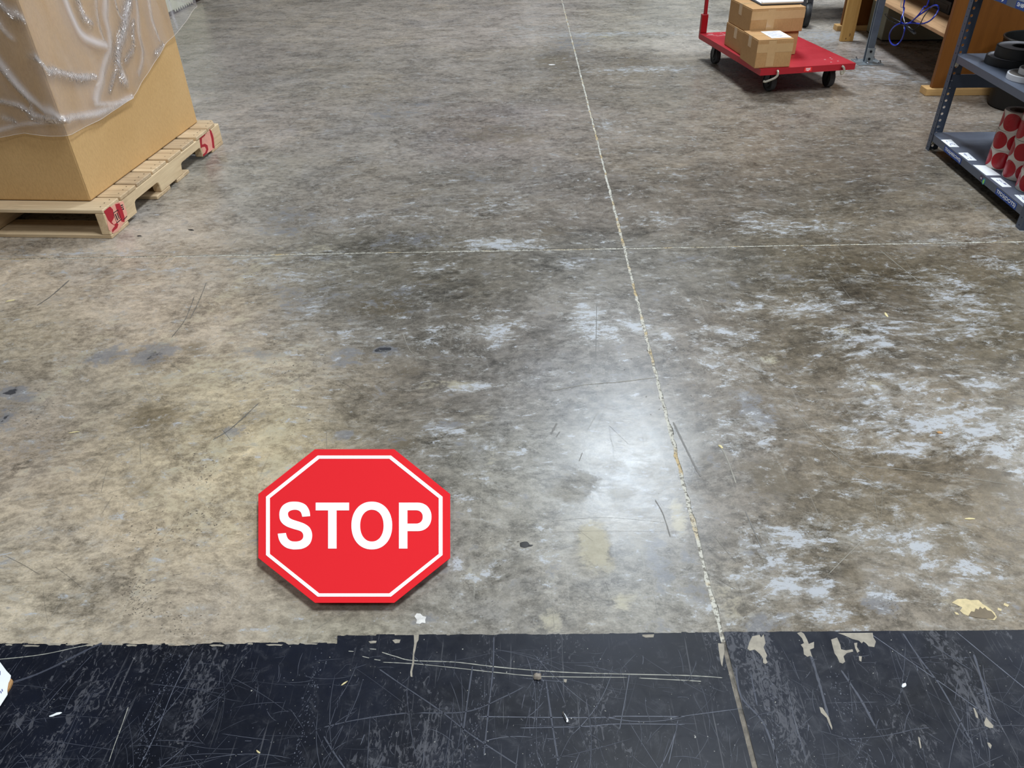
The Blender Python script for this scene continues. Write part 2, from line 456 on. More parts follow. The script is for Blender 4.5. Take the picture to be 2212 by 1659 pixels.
def concrete_material():
    k = NT('worn_concrete')
    c = k.coord()
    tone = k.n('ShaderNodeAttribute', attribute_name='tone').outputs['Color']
    wear = k.n('ShaderNodeAttribute', attribute_name='wear')
    sep = k.n('ShaderNodeSeparateColor', {0: wear.outputs['Color']})
    W, Y, D = sep.outputs[0], sep.outputs[1], sep.outputs[2]
    sm = k.n('ShaderNodeAttribute', attribute_name='smear')
    sep2 = k.n('ShaderNodeSeparateColor', {0: sm.outputs['Color']})
    B, MT = sep2.outputs[0], sep2.outputs[1]
    # swirled coordinates: trowel marks
    warp = k.n('ShaderNodeTexNoise', {'Vector': c, 'Scale': 1.7, 'Detail': 3.0}).outputs['Color']
    wv = k.n('ShaderNodeVectorMath', {0: warp, 1: (0.5, 0.5, 0.5)}, operation='SUBTRACT').outputs[0]
    wv = k.n('ShaderNodeVectorMath', {0: wv}, operation='SCALE')
    wv.inputs['Scale'].default_value = 0.16
    cw = k.n('ShaderNodeVectorMath', {0: c, 1: wv.outputs[0]}, operation='ADD').outputs[0]
    cs = k.mapping(cw, (0.85, 1.2, 1), (0, 0, 0.12))
    cx_ = k.mapping(cw, (0.86, 1.15, 1), (0, 0, 0.3))
    n_big = k.noise(cs, 2.6, 7, 0.68, 0.15)
    n_mid = k.noise(cx_, 11.0, 7, 0.74, 0.2)
    n_fine = k.noise(k.mapping(cw, (0.85, 1.18, 1), (0, 0, -0.25)), 44.0, 6, 0.76, 0.1)
    n_grit = k.noise(c, 230.0, 3, 0.7)
    n_tint = k.noise(cw, 1.6, 5, 0.6)
    n_tint2 = k.noise(k.mapping(cw, (1, 1, 1), (0, 0, 1.0)), 3.1, 6, 0.65, 0.6)
    # brightness
    n_patch = k.noise(k.mapping(cw, (0.8, 1.25, 1), (0, 0, 0.5)), 4.2, 7, 0.70, 0.2)
    f = k.mr(n_big, 0.28, 0.72, -0.30, 0.30)
    f = k.math('ADD', f, k.mr(n_patch, 0.455, 0.545, -0.10, 0.10))
    f = k.math('ADD', f, k.mr(n_mid, 0.38, 0.62, -0.20, 0.20))
    f = k.math('ADD', f, k.mr(n_fine, 0.40, 0.60, -0.25, 0.25))
    f = k.math('ADD', f, k.mr(n_grit, 0.3, 0.7, -0.16, 0.16))
    f = k.math('ADD', f, 1.03)
    fc = k.n('ShaderNodeCombineColor', {0: f, 1: f, 2: f}).outputs[0]
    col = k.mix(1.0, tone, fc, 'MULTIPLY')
    # warm brown film of old sealer, green-grey film
    col = k.mix(k.math('MULTIPLY', k.mr(n_tint, 0.5, 0.66, 0, 0.45), 1.0), col, k.mix(1.0, col, (1.0, 0.95, 0.85, 1), 'MULTIPLY'))
    col = k.mix(k.mr(n_tint2, 0.52, 0.66, 0, 0.55), col, k.mix(1.0, col, (0.93, 0.97, 1.06, 1), 'MULTIPLY'))
    # sealed dark islands, edges follow the noise
    dm = k.math('ADD', k.math('MULTIPLY', D, 0.62), k.math('ADD', k.mr(n_mid, 0.3, 0.7, -0.26, 0.26), k.mr(n_big, 0.3, 0.7, -0.2, 0.2)))
    dm = k.mr(dm, 0.3, 0.52, 0, 0.7)
    col = k.mix(dm, col, k.mix(0.45, tuple(q * ALBEDO_K for q in lin(112, 98, 74)), k.mix(1.0, col, (0.6, 0.58, 0.54, 1), 'MULTIPLY')))
    # crisp pale and dark flecks left by the trowel
    fk = k.noise(k.mapping(cw, (0.78, 1.22, 1), (0, 0, 0.3)), 22.0, 7, 0.82, 0.2)
    fz = k.mr(n_tint, 0.40, 0.62, 0.15, 0.75)
    col = k.mix(k.math('MULTIPLY', k.mr(fk, 0.545, 0.585, 0, 0.85), fz), col, k.mix(1.0, col, (1.42, 1.42, 1.4, 1), 'MULTIPLY'))
    fk2 = k.noise(k.mapping(cw, (0.8, 1.25, 1), (0, 0, -0.1)), 30.0, 7, 0.82, 0.2)
    col = k.mix(k.math('MULTIPLY', k.mr(fk2, 0.45, 0.41, 0, 0.9), k.mr(n_tint2, 0.42, 0.58, 0.2, 0.8)), col, k.mix(1.0, col, (0.56, 0.55, 0.54, 1), 'MULTIPLY'))
    # generic little dark pits everywhere
    pit = k.noise(k.mapping(cw, (1, 1.6, 1)), 26.0, 7, 0.78, 0.5)
    col = k.mix(k.mr(pit, 0.30, 0.39, 0.6, 0), col, k.mix(1.0, col, (0.62, 0.61, 0.6, 1), 'MULTIPLY'))
    # slate smears
    bm_ = k.math('ADD', k.math('MULTIPLY', B, 0.62), k.math('ADD', k.mr(n_mid, 0.35, 0.65, -0.42, 0.42), k.mr(n_fine, 0.35, 0.65, -0.25, 0.25)))
    col = k.mix(k.mr(bm_, 0.3, 0.55, 0, 0.72), col, tuple(q * ALBEDO_K for q in lin(124, 125, 130)))
    blk = k.math('ADD', k.math('MULTIPLY', B, 0.7), k.mr(n_fine, 0.3, 0.7, -0.2, 0.2))
    col = k.mix(k.mr(blk, 0.95, 1.05, 0, 0.9), col, tuple(q * ALBEDO_K for q in lin(52, 53, 58)))
    # yellow laitance
    ym = k.math('ADD', k.math('MULTIPLY', Y, 0.6), k.math('ADD', k.mr(n_mid, 0.3, 0.7, -0.3, 0.3), k.mr(n_fine, 0.3, 0.7, -0.26, 0.26)))
    col = k.mix(k.mr(ym, 0.34, 0.7, 0, 0.6), col, tuple(q * ALBEDO_K for q in lin(194, 184, 156)))
    # white bare flakes, crisp
    n_fl = k.noise(k.mapping(cw, (0.72, 1.32, 1), (0, 0, -0.3)), 19.0, 7, 0.82, 0.3)
    wm = k.math('ADD', k.math('MULTIPLY', W, 0.42), k.math('ADD', k.mr(n_fl, 0.25, 0.75, -0.8, 0.8), k.mr(n_fine, 0.3, 0.7, -0.16, 0.16)))
    wm = k.math('ADD', wm, k.mr(n_grit, 0.3, 0.7, -0.05, 0.05))
    wmask = k.mr(wm, 0.10, 0.46, 0, 0.48)
    col = k.mix(wmask, col, tuple(q * ALBEDO_K for q in lin(174, 170, 162)))
    n_cr = k.noise(k.mapping(cw, (0.65, 1.4, 1), (0, 0, -0.5)), 34.0, 7, 0.8, 0.2)
    wc = k.math('ADD', k.math('MULTIPLY', wm, 0.55), k.mr(n_cr, 0.3, 0.7, -0.28, 0.28))
    col = k.mix(k.mr(wc, 0.24, 0.34, 0, 0.75), col, tuple(q * ALBEDO_K for q in lin(192, 195, 201)))
    # thin light abrasions (stretched noise, several directions)
    for ang, sc, amt in ((0.5, 1.0, 0.20), (-0.9, 0.8, 0.16), (1.9, 1.2, 0.14)):
        sv = k.mapping(c, (46 * sc, 1.1 * sc, 1), (0, 0, ang))
        s = k.noise(sv, 2.2, 2, 0.5)
        col = k.mix(k.mr(s, 0.70, 0.76, 0, amt), col, tuple(q * ALBEDO_K for q in lin(196, 192, 180)))
    sv = k.mapping(c, (60, 1.6, 1), (0, 0, -0.55))
    s = k.noise(sv, 1.6, 2, 0.5)
    col = k.mix(k.mr(s, 0.71, 0.76, 0, 0.35), col, tuple(q * ALBEDO_K for q in lin(70, 68, 66)))
    # specks
    sp = k.noise(c, 95.0, 2, 0.5)
    col = k.mix(k.mr(sp, 0.76, 0.80, 0, 0.7), col, tuple(q * ALBEDO_K for q in lin(205, 198, 178)))
    sp2 = k.noise(k.mapping(c, (1, 1, 1), (0, 0, 2.0)), 70.0, 3, 0.6)
    col = k.mix(k.mr(sp2, 0.24, 0.20, 0, 0.75), col, tuple(q * ALBEDO_K for q in lin(50, 48, 46)))
    k.put(k.b.inputs['Base Color'], col)
    # sealer gloss, missing where worn
    r = k.mr(n_mid, 0.3, 0.7, 0.23, 0.33)
    r = k.math('ADD', r, k.math('MULTIPLY', wmask, 0.16))
    mt = k.math('ADD', k.math('MULTIPLY', MT, 0.8), k.mr(n_mid, 0.3, 0.7, -0.22, 0.22))
    r = k.math('ADD', r, k.mr(mt, 0.3, 0.5, 0, 0.22))
    k.put(k.b.inputs['Roughness'], r)
    k.b.inputs['IOR'].default_value = 1.5
    k.b.inputs['Specular IOR Level'].default_value = 0.36
    k.bump(k.math('ADD', n_fine, k.math('MULTIPLY', n_grit, 0.5)), 0.12, 0.0015)
    return k.m


M_CONC = concrete_material()


# ------------------------------------------------------------------ floor: poured slabs with filled saw cuts
JX = [-7.025, -3.325, 0.3725, 4.075, 7.775]
JY = [-4.77, -1.07, 2.632, 6.333, 10.03, 13.73]
HALF = 0.0036


def axis_pts(a, b, fine_a, fine_b, step, coarse):
    pts = [a]
    x = a
    while x < b - 1e-6:
        inside = fine_a - 1e-6 <= x < fine_b
        s = step if inside else coarse
        nx = min(x + s, b)
        if not inside and x < fine_a < nx:
            nx = fine_a
        if b - nx < s * 0.4:
            nx = b
        pts.append(nx)
        x = nx
    return np.array(pts)


fb = MB().box((JX[0], JY[0], -0.2), (JX[-1], JY[-1], -0.012))
floor = struct(fb.build('floor', mat('joint_bed', (150, 145, 130))))

for iy in range(5):
    for ix in range(4):
        x0, x1 = JX[ix] + HALF, JX[ix + 1] - HALF
        y0, y1 = JY[iy] + HALF, JY[iy + 1] - HALF
        st = {0: 1.0, 1: 0.022, 2: 0.032, 3: 0.06, 4: 0.2}[iy]
        lim = {0: 1, 1: 2.5, 2: 4.3, 3: 5.6, 4: 6.5}[iy]
        xs = axis_pts(x0, x1, max(x0, -lim), min(x1, lim), st, 0.6)
        ys = axis_pts(y0, y1, max(y0, 0.55), y1, st, 0.6)
        X, Yg = np.meshgrid(xs, ys)
        nx, ny = len(xs), len(ys)
        jit = rng.normal(0, 0.002, X.shape)
        jit2 = rng.normal(0, 0.002, X.shape)
        Xj, Yj = X.copy(), Yg.copy()
        Xj[:, 0] += np.abs(jit[:, 0]) * 1.3 - 0.001
        Xj[:, -1] -= np.abs(jit[:, -1]) * 1.3 - 0.001
        Yj[0, :] += np.abs(jit2[0, :]) * 1.3 - 0.001
        Yj[-1, :] -= np.abs(jit2[-1, :]) * 1.3 - 0.001
        x, y = Xj.ravel(), Yj.ravel()
        vs_ = np.stack([x, y, np.zeros_like(x)], 1)
        idx = np.arange(nx * ny).reshape(ny, nx)
        quads = np.stack([idx[:-1, :-1], idx[:-1, 1:], idx[1:, 1:], idx[1:, :-1]], -1).reshape(-1, 4)
        ring = np.concatenate([idx[0, :-1], idx[:-1, -1], idx[-1, :0:-1], idx[:0:-1, 0]])
        low = vs_[ring].copy()
        low[:, 2] = -0.012
        n0 = len(vs_)
        nr = len(ring)
        k_ = np.arange(nr)
        sides = np.stack([ring, n0 + k_, n0 + (k_ + 1) % nr, ring[(k_ + 1) % nr]], -1)
        me = bpy.data.meshes.new('slab')
        me.from_pydata(np.concatenate([vs_, low]).tolist(), [], np.concatenate([quads, sides]).tolist())
        xa = np.concatenate([x, low[:, 0]])
        ya = np.concatenate([y, low[:, 1]])
        cc = np.ones((len(xa), 4), np.float32)
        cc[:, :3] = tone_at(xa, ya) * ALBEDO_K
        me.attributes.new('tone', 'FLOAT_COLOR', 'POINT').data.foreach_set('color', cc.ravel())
        cc[:, 0], cc[:, 1], cc[:, 2] = blob_sum(WHITE, xa, ya), blob_sum(YELLOW, xa, ya), blob_sum(DARK, xa, ya)
        me.attributes.new('wear', 'FLOAT_COLOR', 'POINT').data.foreach_set('color', cc.ravel())
        cc[:, 0], cc[:, 1], cc[:, 2] = blob_sum(BLUE, xa, ya), blob_sum(MATT, xa, ya), 0
        me.attributes.new('smear', 'FLOAT_COLOR', 'POINT').data.foreach_set('color', cc.ravel())
        me.materials.append(M_CONC)
        o = bpy.data.objects.new('slab', me)
        COL.objects.link(o)
        o.parent = floor


def filler_material():
    k = NT('joint_filler')
    c = k.coord()
    a = k.noise(c, 9.0, 4, 0.6)
    b = k.noise(c, 120.0, 5, 0.7)
    col = k.mix(k.mr(a, 0.52, 0.62, 0, 1), lin(188, 184, 172), lin(182, 160, 120))
    col = k.mix(k.mr(b, 0.50, 0.58, 0, 0.85), col, lin(92, 86, 76))
    k.put(k.b.inputs['Base Color'], col)
    k.b.inputs['Roughness'].default_value = 0.8
    k.bump(b, 0.5, 0.002)
    return k.m


M_FILL = filler_material()
M_FILL_DARK = mat('joint_filler_grimy', (104, 97, 87), 0.8, vary=0.5, scale=60, bump=0.5)
EDGE_Y = 0.93
for x in JX[1:-1]:
    for a, b, m_ in ((EDGE_Y - 0.02, JY[-1], M_FILL), (JY[0], EDGE_Y - 0.02, M_FILL_DARK)):
        MB().box((x - HALF - 0.003, a, -0.0119), (x + HALF + 0.003, b, -0.0012)).build('joint_filler', m_, floor)
for y in JY[1:-1]:
    for i in range(4):
        MB().box((JX[i] + HALF + 0.003, y - HALF - 0.003, -0.0119), (JX[i + 1] - HALF - 0.003, y + HALF + 0.003, -0.0014)).build('joint_filler', M_FILL, floor)


# ------------------------------------------------------------------ black painted band across the front of the floor
def band_material():
    k = NT('black_floor_paint')
    c = k.coord()
    a = k.noise(c, 3.0, 6, 0.65, 0.4)
    col = k.mix(k.mr(a, 0.35, 0.65, 0, 1), lin(13, 15, 22), lin(22, 26, 38))
    dust = k.noise(c, 26.0, 9, 0.75, 0.8)
    col = k.mix(k.mr(dust, 0.54, 0.70, 0, 0.42), col, lin(66, 67, 73))
    for ang, sc, th, amt in ((0.35, 1.0, .66, .45), (-0.5, .8, .67, .4), (-0.75, 1.4, .68, .4), (1.35, .9, .68, .35), (0.1, 1.7, .67, .4)):
        s = k.noise(k.mapping(c, (75 * sc, 2.2 * sc, 1), (0, 0, ang)), 1.6, 3, 0.55)
        col = k.mix(k.mr(s, th, th + 0.06, 0, amt), col, lin(104, 104, 108))
    zone = k.noise(k.mapping(c, (1, 0.25, 1), (0, 0, 0.12)), 5.5, 3, 0.5)
    sc_ = k.noise(k.mapping(c, (1.4, 0.7, 1), (0, 0, 0.2)), 60.0, 6, 0.7, 1.5)
    scuff = k.math('ADD', k.mr(zone, 0.45, 0.65, -0.12, 0.1), sc_)
    col = k.mix(k.mr(scuff, 0.56, 0.60, 0, 0.5), col, lin(92, 92, 97))
    sp = k.noise(c, 140.0, 2, 0.5)
    col = k.mix(k.mr(sp, 0.74, 0.78, 0, 0.8), col, lin(170, 168, 160))
    k.put(k.b.inputs['Base Color'], col)
    k.put(k.b.inputs['Roughness'], k.mr(dust, 0.3, 0.7, 0.30, 0.45))
    k.b.inputs['Specular IOR Level'].default_value = 0.3
    k.bump(sc_, 0.08, 0.001)
    return k.m


M_BAND = band_material()
M_CHIP = mat('bare_concrete', (146, 138, 124), 0.75, vary=0.2, scale=60, bump=0.3)
band = None


def edge_profile():
    pts = []
    px = -260.0
    lvl = 0.0
    while px < 2480:
        if px < 727:
            base = 1390 + 1.5 * math.sin(px / 130.0) + (3 if 360 < px < 460 else 0)
            j = 2.4
        elif px < 1190:
            base = 1372 - (px - 727) * 0.004
            j = 1.6
        elif px < 1560:
            base = 1369.5 - (px - 1190) * 0.012
            j = 1.0
        else:
            base = 1365 - (px - 1560) * 0.006
            j = 0.7
        if random.random() < 0.3:
            lvl = random.uniform(-j, j)
        if pts and random.random() < 0.5:
            pts.append((px - 0.7, pts[-1][1] + random.uniform(-.3, .3)))
        pts.append((px, base + lvl + random.uniform(-j, j) * 0.25))
        px += random.choice((3, 5, 8, 14))
    return pts


EP = [g(px, py, 0.0008) for px, py in edge_profile()]
jx = JX[2]
band_root = None
for lo, hi in ((JX[0], jx - HALF - 0.001), (jx + HALF + 0.001, JX[-1])):
    pp = [p for p in EP if lo < p[0] < hi]
    pts = [(lo, pp[0][1])] + [(p[0], p[1]) for p in pp] + [(hi, pp[-1][1])] + [(hi, -1.07), (lo, -1.07)]
    m_ = MB().prism(pts, lambda a, b: (a, b, 0.0009), lambda a, b: (a, b, 0.0001))
    o = m_.build('painted_band', M_BAND, floor)
    o['label'] = 'black scratched floor paint with a ragged front edge'
    if band_root is None:
        band_root = o

CHIPS4 = [[(318, 370), (355, 375), (358, 420), (350, 470), (345, 515), (337, 500), (330, 460), (322, 410)],
          [(500, 405), (512, 365), (530, 328), (575, 318), (585, 335), (600, 315), (612, 370), (600, 395), (612, 425), (622, 445), (614, 465), (625, 490), (610, 500), (597, 492), (597, 465), (575, 435), (545, 410), (515, 417)],
          [(807, 308), (832, 300), (850, 312), (868, 345), (880, 375), (912, 362), (912, 400), (887, 410), (902, 458), (888, 448), (872, 455), (850, 440), (845, 400), (830, 380), (850, 370), (838, 340)],
          [(1060, 308), (1275, 306), (1280, 335), (1295, 360), (1285, 395), (1250, 390), (1235, 372), (1218, 360), (1208, 372), (1190, 355), (1150, 345), (1100, 322)],
          [(1018, 348), (1055, 335), (1075, 380), (1080, 408), (1110, 415), (1150, 408), (1155, 422), (1115, 432), (1095, 452), (1105, 485), (1090, 497), (1070, 490), (1055, 455), (1040, 435), (1030, 400)],
          [(1160, 370), (1180, 367), (1178, 395), (1195, 420), (1180, 430), (1168, 405)],
          [(1190, 450), (1208, 452), (1205, 485), (1192, 478)],
          [(1965, 860), (1978, 828), (1998, 855), (2022, 880), (2020, 895), (1998, 895), (1970, 882)],
          [(1897, 770), (1908, 775), (1925, 812), (1930, 838), (1914, 828)],
          [(1984, 985), (2000, 988), (2012, 1003), (2005, 1025), (1992, 1008)],
          [(1556, 948), (1566, 955), (1577, 1018), (1570, 1022), (1562, 985)],
          [(945, 765), (965, 770), (985, 800), (1005, 830), (1025, 890), (1024, 908), (1005, 870), (990, 832), (955, 800)]]
CHIPS3 = [[(550, 116), (581, 116), (578, 150), (568, 165), (562, 200), (552, 240), (552, 290), (540, 340), (541, 376), (530, 372), (528, 345), (540, 290), (546, 215), (552, 170)],
          [(272, 158), (300, 153), (322, 154), (318, 167), (285, 170)], [(418, 150), (440, 144), (468, 147), (462, 166), (435, 169)], [(1950, 116), (2022, 114), (2018, 132), (1970, 134), (1950, 126)],
          [(1468, 388), (1488, 390), (1484, 410), (1470, 405)]]


def px_solid(mb, pxs, z0, z1):
    return mb.prism(pxs, lambda a, b: tuple(g(a, b, z1)), lambda a, b: tuple(g(a, b, z0)))


for poly in CHIPS4:
    px_solid(MB(), [(1440 + a / 2.865, 1260 + b / 2.865) for a, b in poly], 0.0009, 0.0012).build('bare_chip', M_CHIP, band_root)
for poly in CHIPS3:
    px_solid(MB(), [(700 + a / 2.836, 1330 + b / 2.836) for a, b in poly], 0.0009, 0.0012).build('bare_chip', M_CHIP, band_root)


for i in range(16):
    ex = 20 + i * 44 + random.uniform(-12, 12)
    ey = 1391 + 1.5 * math.sin(ex / 130.0) + random.uniform(-1, 4.5)
    ew, eh = random.uniform(6, 20), random.uniform(1.2, 2.6)
    px_solid(MB(), [(ex - ew, ey - eh * .4), (ex - ew * .4, ey - eh), (ex + ew * .5, ey - eh * .8), (ex + ew, ey - eh * .3), (ex + ew * .8, ey + eh), (ex + ew * .1, ey + eh * .6), (ex - ew * .6, ey + eh)], 0.0009, 0.0012).build('bare_chip', M_CHIP, band_root)


def ribbon(mb, pts, w, z):
    P = np.array([p[:2] for p in pts], float)
    n = len(P)
    L, Rr = [], []
    for i in range(n):
        t = P[min(i + 1, n - 1)] - P[max(i - 1, 0)]
        t /= np.linalg.norm(t) + 1e-9
        nrm = np.array([-t[1], t[0]])
        ww = w * (0.55 + 0.45 * rng.random()) * (0.25 if i in (0, n - 1) else 1)
        L.append((*(P[i] + nrm * ww / 2), z))
        Rr.append((*(P[i] - nrm * ww / 2), z))
    mb.add(L + Rr, [(i, i + 1, n + i + 1, n + i) for i in range(n - 1)])


scr = MB()
M_S1 = mat('scratch_bright', (150, 148, 138), 0.7)
M_S2 = mat('scratch_dim', (58, 61, 72), 0.6)
M_S3 = mat('scratch_mid', (86, 89, 100), 0.6)


def scr3(pts, w, mi):
    scr.cur = mi
    q = smooth_path([np.array([700 + a / 2.836, 1330 + b / 2.836, 0]) for a, b in pts], 10)
    ribbon(scr, [g(p[0], p[1]) for p in q], w, 0.00105)


def scr2(pts, w, mi):
    scr.cur = mi
    q = smooth_path([np.array([a / 2.99, 1330 + b / 2.99, 0]) for a, b in pts], 10)
    ribbon(scr, [g(p[0], p[1]) for p in q], w, 0.00105)


scr3([(355, 226), (440, 252), (540, 276), (800, 286), (1050, 315), (1350, 341), (1650, 355), (2212, 368), (2440, 382)], 0.0022, 0)
scr3([(360, 287), (560, 297), (800, 321), (1060, 350), (1350, 374), (1858, 380)], 0.0018, 0)
scr3([(1928, 384), (2212, 398), (2310, 404)], 0.002, 0)
for q in ([(150, 219), (182, 221)], [(235, 251), (277, 261)], [(308, 270), (346, 275)], [(280, 205), (320, 208)]):
    scr3(q, 0.002, 0)
scr2([(-60, 288), (120, 272), (300, 248), (500, 205), (570, 192)], 0.0022, 0)
scr2([(60, 440), (200, 395), (330, 340), (480, 265), (600, 205), (660, 180)], 0.006, 1)
scr2([(705, 945), (740, 840), (785, 720), (830, 590)], 0.0016, 0)
scr2([(900, 980), (1000, 780), (1120, 480), (1250, 220)], 0.0014, 2)
scr2([(0, 885), (200, 690), (420, 440), (600, 250)], 0.0018, 1)
scr3([(340, 330), (470, 420), (700, 575), (900, 730), (1190, 920)], 0.0026, 1)
scr3([(0, 740), (60, 840), (130, 940)], 0.003, 1)
scr3([(0, 685), (200, 640), (500, 600), (870, 590), (1100, 500), (1220, 440)], 0.0022, 1)
scr3([(1360, 400), (1400, 680), (1435, 900)], 0.0035, 1)
scr3([(960, 620), (1400, 625), (1760, 625), (1800, 618), (2212, 620)], 0.0018, 2)
scr3([(1200, 690), (1600, 680), (1800, 665), (2212, 668)], 0.0016, 2)
scr3([(1870, 360), (1850, 480), (1810, 700)], 0.0014, 2)
scr3([(2168, 640), (2110, 910)], 0.0014, 2)
scr3([(980, 860), (1005, 600), (1035, 330), (1040, 130)], 0.003, 1)
scr3([(850, 730), (885, 480), (910, 310)], 0.003, 1)
s4 = lambda pts: [(a / 2.865 * 2.836 + 740 * 2.836, b / 2.865 * 2.836 - 70 * 2.836) for a, b in pts]
scr3(s4([(1270, 320), (1500, 480), (1800, 690), (2040, 860)]), 0.0018, 2)
scr3(s4([(1790, 300), (2080, 540), (2300, 720)]), 0.0022, 2)
scr3(s4([(1460, 310), (1560, 460), (1700, 650), (1900, 1010)]), 0.0035, 1)
scr3(s4([(890, 440), (950, 640), (1000, 830)]), 0.006, 1)
scr3(s4([(1080, 540), (1200, 720), (1290, 890)]), 0.005, 1)
scr3(s4([(1640, 380), (1900, 550)]), 0.002, 1)
scr3(s4([(1900, 440), (1960, 640), (2000, 810)]), 0.005, 1)
scr3(s4([(430, 520), (460, 700), (600, 870), (690, 1120)]), 0.004, 1)
scr3(s4([(520, 560), (560, 760)]), 0.003, 1)
for _ in range(760):
    c0 = g(random.uniform(-60, 2280), random.uniform(1395, 1690))
    an = random.choice((random.gauss(1.1, .3), random.gauss(2.2, .35), random.gauss(0.05, .12), random.uniform(0, 3.14), random.gauss(1.35, .2)))
    L = random.choice((0.012, 0.02, 0.03, 0.05, 0.09, 0.15))
    bend = random.uniform(-.08, .08) * L
    pts = []
    for i in range(9):
        t = i / 8 - .5
        x = c0[0] + math.cos(an) * L * t - math.sin(an) * bend * (1 - 4 * t * t)
        y = c0[1] + math.sin(an) * L * t + math.cos(an) * bend * (1 - 4 * t * t)
        pts.append((x, y))
    if max(p[1] for p in pts) > EDGE_Y - 0.03 or any(abs(p[0] - jx) < 0.008 for p in pts):
        continue
    scr.cur = random.choice((1, 1, 1, 1, 1, 2))
    ribbon(scr, pts, random.choice((0.0004, 0.0005, 0.0007, 0.0009, 0.0012)), 0.00105)


def fleck(mb, px, py, lx, ly, ang, z):
    c = g(px, py)
    if c[1] > EDGE_Y - 0.012 and z > 0.0009 or abs(c[0] - jx) < 0.012:
        return
    k1 = abs(g(px + 1, py)[0] - c[0])
    vs_ = []
    for i in range(6):
        a_ = i * math.pi / 3 + random.uniform(-.35, .35)
        rr = random.uniform(.6, 1.1)
        ux, uy = lx * rr * math.cos(a_) * k1, ly * rr * math.sin(a_) * k1
        vs_.append((c[0] + ux * math.cos(ang) - uy * math.sin(ang), c[1] + ux * math.sin(ang) + uy * math.cos(ang), z))
    mb.add(vs_, [tuple(range(6))])


for (xa, ya, xb, yb, wd, n) in ((376, 1412, 300, 1665, 26, 230), (690, 1400, 640, 1665, 20, 130), (1172, 1395, 1165, 1665, 24, 120), (1060, 1420, 1010, 1660, 16, 70), (1640, 1400, 1690, 1660, 20, 80), (1800, 1450, 1870, 1660, 30, 110), (2080, 1420, 2160, 1600, 30, 70)):
    for _ in range(n):
        t = random.random()
        scr.cur = random.choice((1, 1, 2))
        fleck(scr, xa + (xb - xa) * t + random.gauss(0, wd * .5), ya + (yb - ya) * t, random.uniform(1, 3.2), random.uniform(.5, 1.6), math.atan2(-(yb - ya), xb - xa) + random.gauss(0, .3), 0.00108)
for _ in range(420):
    scr.cur = random.choice((0, 2, 2, 1))
    sz = random.choice((.5, .6, .8, 1.1))
    fleck(scr, random.uniform(0, 2212), random.uniform(1396, 1659), sz * 1.2, sz, random.uniform(0, 3), 0.00112)
so = scr.build('scratch_marks', [M_S1, M_S2, M_S3], band_root)
so['kind'] = 'stuff'

# cream peeled patch with a dark glue spot near the right end of the band
M_CRM = mat('peeled_cream', (196, 178, 136), 0.75, vary=0.22, scale=70)
M_GLUE = mat('old_glue', (104, 90, 68), 0.4, vary=0.15, scale=40)
for poly in ([(1765, 118), (1800, 98), (1850, 95), (1880, 104), (1930, 103), (1955, 128), (1990, 148), (2030, 182), (2044, 210), (2030, 228), (1985, 222), (1960, 205), (1925, 180), (1890, 178), (1868, 202), (1838, 190), (1815, 170), (1830, 150), (1800, 135)],
             [(2050, 150), (2075, 160), (2070, 172), (2048, 165)], [(2090, 120), (2120, 135), (2110, 146), (2085, 134)], [(1780, 175), (1800, 182), (1812, 196), (1790, 192)]):
    px_solid(MB(), [(1440 + a / 2.865, 1260 + b / 2.865) for a, b in poly], 0.0001, 0.0005).build('peeled_patch', M_CRM, floor)
px_solid(MB(), [(1440 + a / 2.865, 1260 + b / 2.865) for a, b in [(1868, 200), (1885, 172), (1905, 176), (1912, 155), (1930, 162), (1940, 144), (1955, 158), (1970, 148), (1985, 166), (2010, 172), (2036, 205), (2020, 222), (1950, 217), (1895, 207)]], 0.0001, 0.0007).build('glue_spot', M_GLUE, floor)

# scuffs on the bare concrete (dark rubber streaks, pale scrapes)
scu = MB()
M_R1 = mat('rubber_scuff', (104, 100, 94), 0.5)
M_R2 = mat('pale_scrape', (142, 137, 126), 0.7)


def mark(pts, w, mi):
    scu.cur = mi
    q = smooth_path([np.array([a, b, 0.0]) for a, b in pts], 8)
    ribbon(scu, [g(p[0], p[1]) for p in q], w, 0.0006)


mark([(1454, 912), (1475, 955), (1500, 1005), (1514, 1030)], 0.006, 0)
mark([(1190, 938), (1203, 914)], 0.006, 0)
mark([(1201, 944), (1210, 932)], 0.004, 0)
mark([(1251, 996), (1258, 978)], 0.003, 0)
mark([(1415, 1080), (1432, 1110), (1448, 1160)], 0.003, 0)
mark([(1556, 965), (1570, 990), (1590, 1045)], 0.004, 1)
mark([(1610, 1105), (1630, 1150), (1645, 1185)], 0.003, 0)
mark([(1289, 655), (1288, 720), (1287, 775)], 0.003, 0)
mark([(1190, 845), (1260, 832), (1340, 825), (1420, 815)], 0.0025, 1)
mark([(1180, 1128), (1300, 1118), (1440, 1129)], 0.0005, 0)
mark([(1185, 1150), (1300, 1147), (1480, 1149)], 0.0004, 0)
mark([(370, 730), (400, 690), (420, 640)], 0.003, 0)
mark([(410, 690), (430, 650), (446, 610)], 0.003, 0)
mark([(80, 660), (110, 640), (150, 605)], 0.006, 0)
mark([(460, 950), (500, 925), (560, 870)], 0.004, 0)
mark([(520, 440), (560, 395), (600, 330)], 0.002, 1)
mark([(1560, 580), (1600, 720), (1690, 900)], 0.0008, 1)
mark([(1900, 540), (2000, 620), (2060, 660)], 0.0025, 1)
mark([(1690, 850), (1800, 980), (1960, 1090)], 0.0014, 1)
mark([(1850, 1005), (2000, 1020), (2200, 1050)], 0.0016, 1)
mark([(1790, 1240), (1850, 1180), (1880, 1150)], 0.0015, 1)
mark([(870, 720), (900, 770), (1000, 790)], 0.002, 1)
mark([(480, 560), (640, 552), (720, 549)], 0.003, 1)
